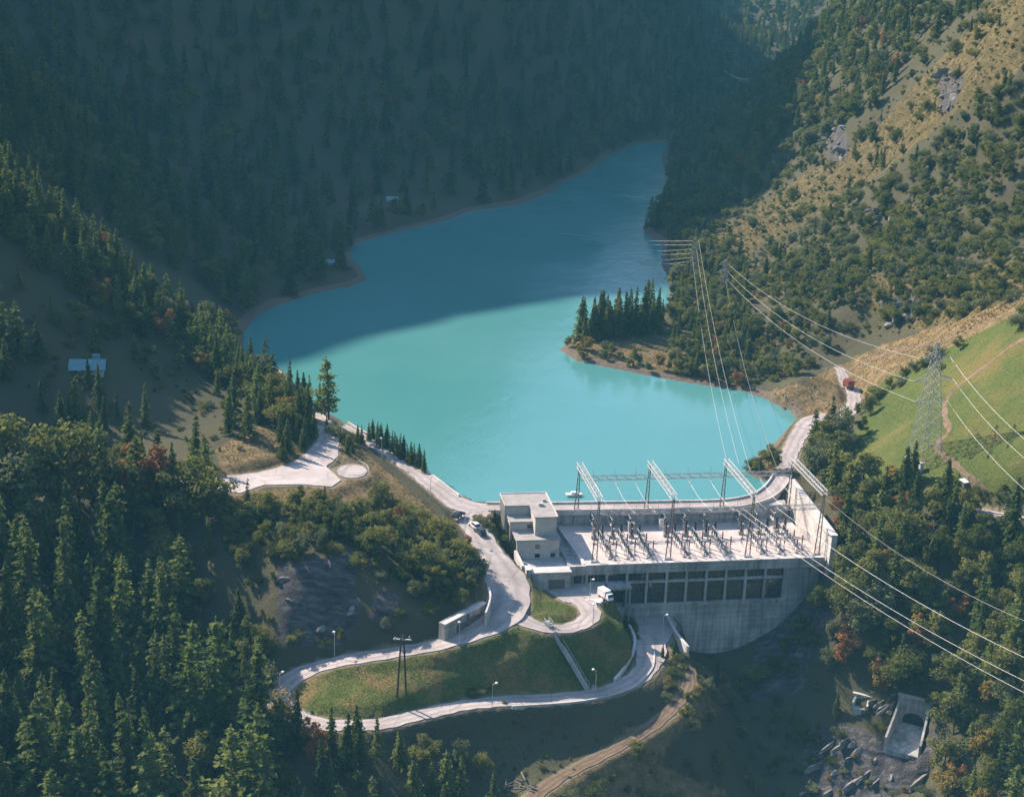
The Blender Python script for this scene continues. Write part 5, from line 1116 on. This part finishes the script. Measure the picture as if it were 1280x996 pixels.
# C: bank below the parking area
fill([(275,635),(350,632),(430,640),(480,615),(520,650),(570,690),(600,725),(590,740),(548,755),(505,735),(470,725),(430,690),(350,700),(300,720),(280,700)], 3.7, [('broad', .45, 5, 8.5), ('shrub', .42, 2.4, 4.6), ('spruce', .08, 6, 10), ('autumn', .03, 4, 6)], 'on the bank below the car park', (318, 385), margin=1.0, seed=4)
fill([(500,735),(550,700),(600,728),(608,738),(560,775),(520,765)], 3.2, [('broad', .5, 4, 6), ('shrub', .5, 2, 4)], 'above the roadside garage wall', (318, 360), seed=5)
fill([(300,700),(540,720),(560,790),(400,815),(300,820)], 3.6, [('shrub', .8, 1.0, 2.2), ('broad', .2, 3, 5)], 'on the shaded rock bank above the hairpin road', (300, 350), seed=6, dens=lambda x, y, px, py: np.where(inpoly(px, py, R_ROCK[1]) | inpoly(px, py, R_ROCK[2]), 0.22, 0.6))
fill([(465,600),(600,700),(590,715),(470,625)], 3.0, [('shrub', 1, 0.8, 1.8)], 'on the dry bank beside the dam road', (340, 400), seed=7, dens=lambda x, y, px, py: 0.35+0*x)
# D: near spur
fill([(-60,150),(0,205),(60,265),(120,315),(180,355),(240,395),(290,432),(340,485),(400,530),(392,552),(330,535),(285,490),(235,455),(150,410),(60,350),(-60,270)], 5.0, [('spruce', .52, 10, 16), ('larch', .18, 10, 15), ('broad', .25, 7, 11), ('autumn', .05, 7, 10)], 'along the crest of the near wooded spur', (400, 500), seed=8)
fill([(-60,280),(60,360),(150,420),(235,465),(285,500),(330,540),(270,585),(200,590),(60,620),(-60,620)], 7.5, [('spruce', .5, 8, 14), ('shrub', .35, 1.5, 3), ('broad', .15, 6, 9)], 'on the shaded hillside under the spur', (365, 470), seed=9, dens=lambda x, y, px, py: np.where(inpoly(px, py, [(70,440),(150,440),(190,500),(300,540),(270,590),(180,560),(120,500),(60,480)]), 0.12, 0.75))
for (x, y, h, k_, v) in ((25,455,18,'larch',0),(48,450,11,'spruce',1),(5,440,15,'larch',1),(90,515,9,'spruce',0),(130,520,10,'spruce',2),(180,378,13,'spruce',1),(258,420,12,'broad',1),(270,425,12,'autumn',0),(285,435,12,'broad',0),(45,330,9,'larch',0),(62,335,8,'larch',1)): plant(x, y, h, k_, v, 'standing out on the shaded hillside', 360)
fill([(345,520),(372,500),(398,525),(392,560),(368,582),(340,575),(352,545)], 3.4, [('spruce', .8, 6, 10), ('broad', .2, 4, 7)], 'between the hillside and the upper road', (380, 470), margin=1.0, seed=10)
fill([(-60,300),(60,370),(150,430),(235,470),(285,505),(330,545),(270,590),(200,595),(60,625),(-60,625)], 3.8, [('shrub', .75, 0.6, 2.0), ('drybush', .25, 0.5, 1.2)], 'on the shaded hillside under the spur', (365, 480), seed=42, dens=lambda x, y, px, py: 0.15+0.6*smooth(-0.2, 0.3, vnoise(x, y, 14, 83, 2)))
for (x, y, h, k_, v) in ((322,842,9.5,'larch',0),(312,822,11,'spruce',4),(330,822,8,'broad',1),(318,856,7,'spruce',5),(306,848,10,'larch',2)): plant(x, y, h, k_, v, 'on the outside of the hairpin bend', 285)
# E: second spur and left shore
fill([(-80,60),(0,95),(110,190),(200,255),(245,300),(290,375),(300,402),(255,360),(200,330),(0,200),(-80,150)], 7.5, [('spruce', .75, 12, 18), ('broad', .25, 9, 13)], 'on the farther wooded spur', (520, 680), seed=11)
# lakeside trees
plant(411, 526, 19.5, 'larch', 1, 'alone at the lake edge by the upper road', 400)
fill([(428,548),(455,550),(448,565),(430,570)], 2.6, [('shrub', .6, 1.5, 3), ('spruce', .4, 3, 6)], 'on the bank by the lone larch', (380, 450), margin=0.6, seed=12)
for k in range(22):
    q = k/21; plant(462+70*q+random.uniform(-2, 2), 549+42*q+random.uniform(-3, 0)+(0 if k % 2 else 3), random.uniform(4.5, 7.5), 'spruce', k, 'in the dark row between lakeside road and water', 380)
for (x, y, h, v) in ((408,540,5,0),(418,545,4,1),(425,555,5,3),(400,515,9,0),(380,505,10,1),(388,512,11,2),(372,498,9,0)): plant(x, y, h, 'spruce' if h > 4.5 else 'shrub', v, 'by the bend of the upper road', 380)
# office shrubs
for (x, y, h, k_, v) in ((596,652,2.2,'shrub',0),(604,656,2.4,'shrub',1),(612,650,2.0,'drybush',0),(618,652,3.6,'spruce',1),(622,662,4.4,'spruce',0),(616,665,2.2,'shrub',2),(630,670,3.2,'shrub',1),(628,680,2.6,'shrub',0),(636,688,2.8,'shrub',1),(640,694,2.2,'drybush',0),(586,682,3.2,'autumn',1),(594,696,2.6,'autumn',1),(608,662,2.6,'shrub',0),(673,716,2.8,'autumn',0),(650,705,2.0,'shrub',1)): plant(x, y, h, k_, v, 'in the planting beside the office block', 320)
for k in range(16): q = k/15; plant(778+16*q+random.uniform(-2, 2), 752+46*q, random.uniform(1.0, 2.0), 'shrub', k, 'along the wall of the lower road bend', 300)
for (x, y, h, k_, v) in ((828,824,4.2,'spruce',0),(842,822,5,'spruce',3),(856,838,1.6,'shrub',0),(600,868,1.8,'shrub',1),(590,870,2,'shrub',0),(612,866,1.6,'shrub',2),(630,880,1,'shrub',0),(896,855,8.5,'spruce',2)): plant(x, y, h, k_, v, 'near the lower platform and lawn', 285)
# F: far dark mountainside
far_l = [(-200,-120),(840,-120),(905,100),(870,172),(835,176),(790,178),(735,205),(690,232),(585,260),(440,300),(432,318),(452,340),(400,360),(345,378),(300,405),(240,300),(100,190),(-200,20)]
fill(far_l, 9.5, [('spruce', .8, 13, 21), ('broad', .2, 9, 14)], 'far', (560, 1400), seed=13, xlim=(-420, 330), dens=lambda x, y, px, py: np.where((py > 225) & (px > 360) & (px < 620), 0.55, 0.95))
# G: right-hand slope
fill([(838,180),(905,105),(1060,-120),(1250,-120),(1290,-40),(1150,60),(1090,150),(1010,190),(930,250),(860,290),(835,300),(806,285),(838,240)], 6.2, [('spruce', .45, 10, 16), ('broad', .5, 8, 13), ('autumn', .05, 7, 10)], 'far', (560, 1300), seed=14, dens=lambda x, y, px, py: 0.62+0.5*smooth(-0.35, 0.15, vnoise(x, y, 34, 77, 2)))
fill([(1290,-60),(1150,60),(1090,150),(1010,190),(930,250),(850,300),(838,390),(930,480),(1000,470),(1050,440),(1180,400),(1330,340),(1330,-60)], 5.0, [('shrub', .62, 1.6, 4.2), ('broad', .2, 5, 8.5), ('spruce', .1, 6, 10), ('drybush', .08, 1.2, 2.5)], 'far', (440, 900), seed=15, xlim=(40, 330),
     dens=lambda x, y, px, py: np.where(inpoly(px, py, R_SLOPE[0]), 0.30, np.where(inpoly(px, py, [(1040,440),(1290,370),(1290,390),(1100,480)]), 0.1, 0.95))*(0.4+0.8*smooth(-0.35, 0.15, vnoise(x, y, 26, 78, 2))))
fill([(1060,280),(1120,220),(1200,150),(1290,90),(1290,370),(1180,405),(1060,420),(1000,400),(940,360),(1000,320)], 4.2, [('shrub', .6, 2.2, 4.6), ('broad', .4, 5, 8)], 'far', (440, 720), seed=16, xlim=(40, 300), dens=lambda x, y, px, py: 0.25+0.75*smooth(-0.4, 0.0, vnoise(x, y, 30, 79, 2)))
fill([(835,300),(870,290),(930,330),(940,430),(900,480),(840,470),(838,380)], 5.2, [('broad', .55, 6, 10), ('autumn', .13, 5, 8), ('spruce', .2, 8, 12), ('shrub', .12, 2, 4)], 'on the shore behind the wooded headland', (480, 720), seed=17, xlim=(40, 140))
# H: headland
for k in range(46):
    q = random.random(); plant(720+108*q, 426-14*q+random.uniform(-9, 5), random.uniform(10.5, 17.5)*(1.1 if 0.65 < q < 0.85 else 0.95), 'spruce', random.randrange(4), 'in the dark grove on the headland', 480)
fill([(702,438),(716,428),(760,440),(840,450),(930,470),(930,486),(860,474),(760,456),(720,449)], 4.2, [('broad', .5, 4, 7), ('shrub', .3, 2, 3.5), ('autumn', .2, 4, 6.5)], 'on the slope of the headland', (480, 560), seed=18, xlim=(0, 110), dens=lambda x, y, px, py: np.where(px < 760, 0.95, 0.5))
plant(808, 286, 7, 'spruce', 0, 'on the small cape across the lake', 600); plant(812, 288, 4, 'broad', 0, 'on the small cape across the lake', 600)
fill([(900,400),(1010,392),(1062,428),(1040,448),(1000,470),(930,487),(880,470)], 3.4, [('shrub', .6, 1.2, 3), ('broad', .3, 4, 7), ('autumn', .1, 3, 5)], 'on the dark slope above the shore bend', (455, 560), seed=43, xlim=(50, 140), dens=lambda x, y, px, py: 0.7+0*x)
# I: right bank
fill([(1012,545),(1050,545),(1062,590),(1085,606),(1150,622),(1200,645),(1300,668),(1340,1200),(1170,1200),(1172,960),(1185,905),(1120,885),(1085,850),(1050,830),(1035,760),(1055,700),(1052,660),(1025,630),(1012,590)], 4.7, [('broad', .55, 8, 14), ('autumn', .13, 7, 11), ('spruce', .18, 11, 18), ('larch', .14, 10, 15)], 'in the mixed wood below the meadow', (262, 450), margin=1.5, seed=19, xlim=(50, 180))
for (x, y, h, k_, v) in ((1140,612,13,'spruce',0),(1180,640,14,'spruce',1),(1105,640,13,'spruce',2),(1085,635,12,'spruce',3),(1150,820,12,'autumn',1),(1105,870,10,'autumn',1),(1100,870,9,'autumn',0),(960,585,7,'broad',0),(948,592,6,'broad',2),(940,588,4,'shrub',0),(968,588,6,'broad',1),(1075,545,6,'broad',0),(1085,520,6.5,'broad',1),(1072,520,5,'broad',2),(1095,500,5,'shrub',0),(1070,560,5,'broad',3),(1110,488,4.5,'broad',0),(1125,482,3,'shrub',1),(1130,470,3,'shrub',0),(1142,464,3.4,'shrub',1),(1152,460,3.4,'shrub',2),(1162,455,4,'shrub',0),(1172,448,4,'shrub',1),(1176,462,2,'shrub',1),(1196,440,5,'broad',0),(1275,410,5,'shrub',1),(1280,400,5,'shrub',0),(990,905,6,'spruce',3),(995,800,4,'shrub',1),(1000,812,3.5,'shrub',2),(1035,840,7,'broad',3),(1040,800,7,'broad',3)): plant(x, y, h, k_, v, 'near the meadow edge and dam end' if y < 660 else 'on the gorge side below the dam', 300)
for (x, y, h, k_, v) in ((1008,785,5,'broad',3),(996,800,6,'broad',0),(980,818,5,'broad',4),(965,836,4.5,'broad',3),(1022,768,7,'broad',1),(948,850,4,'shrub',3),(930,858,3.5,'shrub',1),(905,858,4,'broad',2),(1012,812,6,'broad',0),(990,838,5,'spruce',0)): plant(x, y, h, k_, v, 'against the foot of the powerhouse wall', 300)
for k in range(26): plant(random.uniform(1215, 1285), random.uniform(618, 632), random.uniform(0.8, 1.8), 'shrub', k, 'in the hedge above the meadow path', 300)
# J, M: gorge and track banks
fill([(880,850),(1000,820),(1060,890),(1010,1000),(940,1100),(680,1100),(700,990),(800,935),(850,885)], 4.0, [('shrub', .7, 1.2, 3.2), ('broad', .25, 3, 6.5), ('spruce', .05, 4, 8)], 'on the gorge side under the dirt track', (280, 352), seed=20, xlim=(0, 110), dens=lambda x, y, px, py: np.where(px > 905, 0.55, 0.7))
fill([(1010,890),(1100,880),(1180,900),(1150,1100),(1000,1100)], 3.6, [('shrub', .75, 1.2, 3), ('drybush', .25, 1, 2)], 'among the rocks round the outlet chute', (270, 350), seed=21, xlim=(40, 130), dens=lambda x, y, px, py: np.where(inpoly(px, py, [(1095,925),(1130,870),(1180,880),(1165,960),(1100,960)]), 0, 0.75))
for k in range(18): plant(840+random.uniform(-8, 70), 820+random.uniform(0, 60), random.uniform(1.0, 2.6), random.choice(['shrub', 'shrub', 'drybush']), k, 'on the dry bank by the track bend', 300)
fill([(1290,-60),(1150,40),(1090,140),(1010,190),(900,270),(850,300),(838,390),(930,480),(1000,470),(1050,440),(1180,400),(1330,340),(1330,-60)], 3.3, [('shrub', .8, 0.6, 1.9), ('drybush', .2, 0.5, 1.3)], 'far', (440, 820), seed=41, xlim=(40, 300),
     dens=lambda x, y, px, py: np.where(inpoly(px, py, [(1040,440),(1290,370),(1290,390),(1100,480)]), 0.15, 0.12+0.8*smooth(-0.25, 0.3, vnoise(x+0.6*y, y-0.6*x, 16, 81, 3))))
# N: distant slopes behind
fill([(740,-160),(860,110),(900,140),(960,140),(1120,-160)], 10, [('spruce', .7, 13, 20), ('broad', .3, 10, 15)], 'far', (1150, 2400), seed=22, xlim=(0, 600))
# ---- individuals: the ones that show largest; the rest one mass per kind
LIMIT = {'spruce_tree': 300, 'larch_tree': 120, 'broadleaf_tree': 300, 'shrub': 300}
scored = []
for i, (x, y, z, h, key, var, place) in enumerate(PLANT):
    pxt, pyt = PROJ(x, y, z+h); pxb, pyb = PROJ(x, y, z); sz = pyb-pyt
    if pyt > 1010 or pxt < -60 or pxt > 1340: sz *= 0.01
    scored.append(sz if place != 'far' else sz*0.5)
order = np.argsort(-np.array(scored)); cnt = defaultdict(int); indiv = set()
for i in order:
    nm = KINDS[PLANT[i][4]][0]
    if cnt[nm] < LIMIT[nm] and scored[i] > 5: cnt[nm] += 1; indiv.add(int(i))
LOOK = {'spruce': ['dark green spruce', 'broad dark spruce', 'slim dark spruce', 'ragged dark spruce', 'wide-boughed spruce', 'thin lopsided spruce'], 'larch': ['light green feathery larch', 'wide light green larch', 'slim light green larch'], 'broad': ['rounded green broadleaf tree', 'wide green broadleaf tree', 'narrow green broadleaf tree', 'grey-green broadleaf tree', 'loose green broadleaf tree'],
        'autumn': ['yellow autumn tree', 'orange autumn tree'], 'shrub': ['round green shrub', 'grey-green shrub', 'low green shrub', 'spreading green shrub'], 'drybush': ['yellowed shrub']}
tree_proto = {}
rest = defaultdict(list)
for i, (x, y, z, h, key, var, place) in enumerate(PLANT):
    name, crowns, trunk = KINDS[key]
    if i not in indiv: rest[key].append((x, y, z, h, var)); continue
    pl_ = place if place != 'far' else 'on the far valley side'
    size = 'tall ' if h > {'spruce': 20, 'larch': 17, 'broad': 10, 'autumn': 9}.get(key, 3.2) else ('small ' if h < {'spruce': 9, 'larch': 10, 'broad': 6, 'autumn': 5}.get(key, 1.8) else '')
    lb = size+LOOK[key][var]+' '+pl_
    cat_ = 'shrub' if name == 'shrub' else 'tree'
    t = bpy.data.objects.new(name, None); COL.objects.link(t); t.empty_display_size = 0.2
    t.location = (x, y, z-0.02*h-0.1); s = h; ws = random.uniform(0.8, 1.3); t.scale = (s*ws, s*ws, s); t.rotation_euler = (random.uniform(-0.03, 0.03), random.uniform(-0.03, 0.03), random.uniform(0, 6.28))
    tag(t, lb, cat_, size+LOOK[key][var]+' group '+pl_)
    c = bpy.data.objects.new('crown' if trunk else 'foliage', crowns[var]); COL.objects.link(c); c.parent = t
    if key not in tree_proto: tree_proto[key] = {}
    tree_proto[key].setdefault(var, c)
    if trunk: k_ = bpy.data.objects.new('trunk', trunk); COL.objects.link(k_); k_.parent = t
def scatter(name, P, src):
    me = bpy.data.meshes.new(name); P = np.array(P); me.vertices.add(len(P)); me.vertices.foreach_set('co', (P[:, :3]-np.array([0, 0, 0.15])).astype(np.float32).ravel())
    a = me.attributes.new('size', 'FLOAT', 'POINT'); a.data.foreach_set('value', P[:, 3].astype(np.float32))
    a = me.attributes.new('turn', 'FLOAT', 'POINT'); a.data.foreach_set('value', rng.uniform(0, 6.28, len(P)).astype(np.float32))
    o = bpy.data.objects.new(name, me); COL.objects.link(o); tag(o, kind='stuff')
    ng = bpy.data.node_groups.new(name, 'GeometryNodeTree'); ng.interface.new_socket('Geometry', in_out='INPUT', socket_type='NodeSocketGeometry'); ng.interface.new_socket('Geometry', in_out='OUTPUT', socket_type='NodeSocketGeometry')
    gi = ng.nodes.new('NodeGroupInput'); go = ng.nodes.new('NodeGroupOutput'); mp_ = ng.nodes.new('GeometryNodeMeshToPoints'); ip = ng.nodes.new('GeometryNodeInstanceOnPoints')
    ob = ng.nodes.new('GeometryNodeObjectInfo'); ob.transform_space = 'ORIGINAL'; ob.inputs['Object'].default_value = src; ob.inputs['As Instance'].default_value = True
    s_ = ng.nodes.new('GeometryNodeInputNamedAttribute'); s_.data_type = 'FLOAT'; s_.inputs['Name'].default_value = 'size'
    r_ = ng.nodes.new('GeometryNodeInputNamedAttribute'); r_.data_type = 'FLOAT'; r_.inputs['Name'].default_value = 'turn'; cx_ = ng.nodes.new('ShaderNodeCombineXYZ')
    lk_ = ng.links.new; lk_(gi.outputs[0], mp_.inputs['Mesh']); lk_(mp_.outputs[0], ip.inputs['Points']); lk_(ob.outputs['Geometry'], ip.inputs['Instance'])
    lk_(s_.outputs['Attribute'], ip.inputs['Scale']); lk_(r_.outputs['Attribute'], cx_.inputs['Z']); lk_(cx_.outputs[0], ip.inputs['Rotation']); lk_(ip.outputs[0], go.inputs[0])
    md = o.modifiers.new('scatter', 'NODES'); md.node_group = ng; return o
STN = {'spruce': 'spruce_forest', 'larch': 'larch_wood', 'broad': 'broadleaf_wood', 'autumn': 'autumn_wood', 'shrub': 'shrub_cover', 'drybush': 'dry_shrub_cover'}
nst = 0
for key, P in rest.items():
    for var in range(len(KINDS[key][1])):
        Q = [(a, b, c_, d_) for (a, b, c_, d_, v) in P if v == var]
        src = tree_proto.get(key, {}).get(var)
        if src is None and key in tree_proto: src = list(tree_proto[key].values())[0]
        if Q and src is not None: scatter(STN[key], Q, src); nst += len(Q)
# ---- grass: uncountable, one mass per kind of ground
def tuft_mesh(name, seed, mat, n=18):
    r = np.random.default_rng(seed); C = []; A = []; B = []
    for k in range(n):
        a = r.uniform(0, 6.28); ln = r.uniform(0.5, 1.0); t = np.array([math.cos(a)*r.uniform(0.1, 0.6), math.sin(a)*r.uniform(0.1, 0.6), 1.0])*ln*0.5
        b = np.array([r.uniform(-0.45, 0.45), r.uniform(-0.45, 0.45), 0]); C.append(b+t); A.append(t); B.append(np.array([-math.sin(a), math.cos(a), 0])*0.10)
    return quads_mesh(name, np.array(C), np.array(A), np.array(B), MAT[mat])
mat_leaf('grass_green', (0.13, 0.165, 0.042), (0.23, 0.215, 0.075), 0.5); mat_leaf('grass_dry', (0.17, 0.135, 0.06), (0.32, 0.245, 0.12), 0.5)
def grass(name, mask, step, hmin, hmax, mat, seed, keep=0.7, ylim=(270, 620), xlim=(-80, 200)):
    r = np.random.default_rng(seed); x = np.arange(xlim[0], xlim[1], step); y = np.arange(ylim[0], ylim[1], step); X, Y = np.meshgrid(x, y); X = (X+r.uniform(-.5, .5, X.shape)*step).ravel(); Y = (Y+r.uniform(-.5, .5, Y.shape)*step).ravel()
    i = np.clip(np.searchsorted(GX, X)-1, 0, len(GX)-2); j = np.clip(np.searchsorted(GY, Y)-1, 0, len(GY)-2)
    k = (mask[j, i] > 0.5) & (roadmask[j, i] < 0.3) & ~inl[j, i] & (r.random(len(X)) < keep*(0.35+0.8*smooth(-0.3, 0.3, vnoise(X, Y, 7, seed, 2))))
    X, Y = X[k], Y[k]; P = np.c_[X, Y, hz(X, Y)+0.12]; h = r.uniform(hmin, hmax, len(X))
    src = bpy.data.objects.new(name, tuft_mesh(name, seed, mat)); COL.objects.link(src); src.location = (X[0], Y[0], P[0, 2]); src.scale = (h[0],)*3; tag(src, kind='stuff')
    o = scatter(name, np.c_[P[1:], h[1:]], src); print('GRASS', name, len(X))
grass('lawn_grass', lawn, 0.5, 0.1, 0.24, 'grass_green', 61, 0.5, (285, 365), (-60, 45))
grass('meadow_grass', meadow, 0.65, 0.1, 0.22, 'grass_green', 62, 0.45, (340, 470), (80, 170))
grass('dry_grass', np.maximum(dry, 0), 0.7, 0.15, 0.4, 'grass_dry', 63, 0.6, (280, 560), (-100, 170))
grass('slope_grass', slope_dry, 1.1, 0.25, 0.7, 'grass_dry', 64, 0.6, (440, 800), (50, 260))
print('PLANTS', len(PLANT), 'individual', len(indiv), dict(cnt), 'mass', nst)
# =================================================================== HAZE
HZ_DENS = 0.00019
m, nt, out = mat_new('haze'); pv = N(nt, 'ShaderNodeVolumePrincipled'); pv.inputs['Color'].default_value = (0.34, 0.92, 0.98, 1); pv.inputs['Density'].default_value = HZ_DENS; pv.inputs['Anisotropy'].default_value = -0.6
L(nt, pv.outputs[0], out.inputs['Volume'])
hz_top = float(ZZ.max())+25; hz_bot = min(float(ZZ.min()), -60)-1.0
hb_ = MB().box(-1015, 1015, -1515, 3215, hz_bot, hz_top).build('haze', m); tag(hb_, kind='stuff')
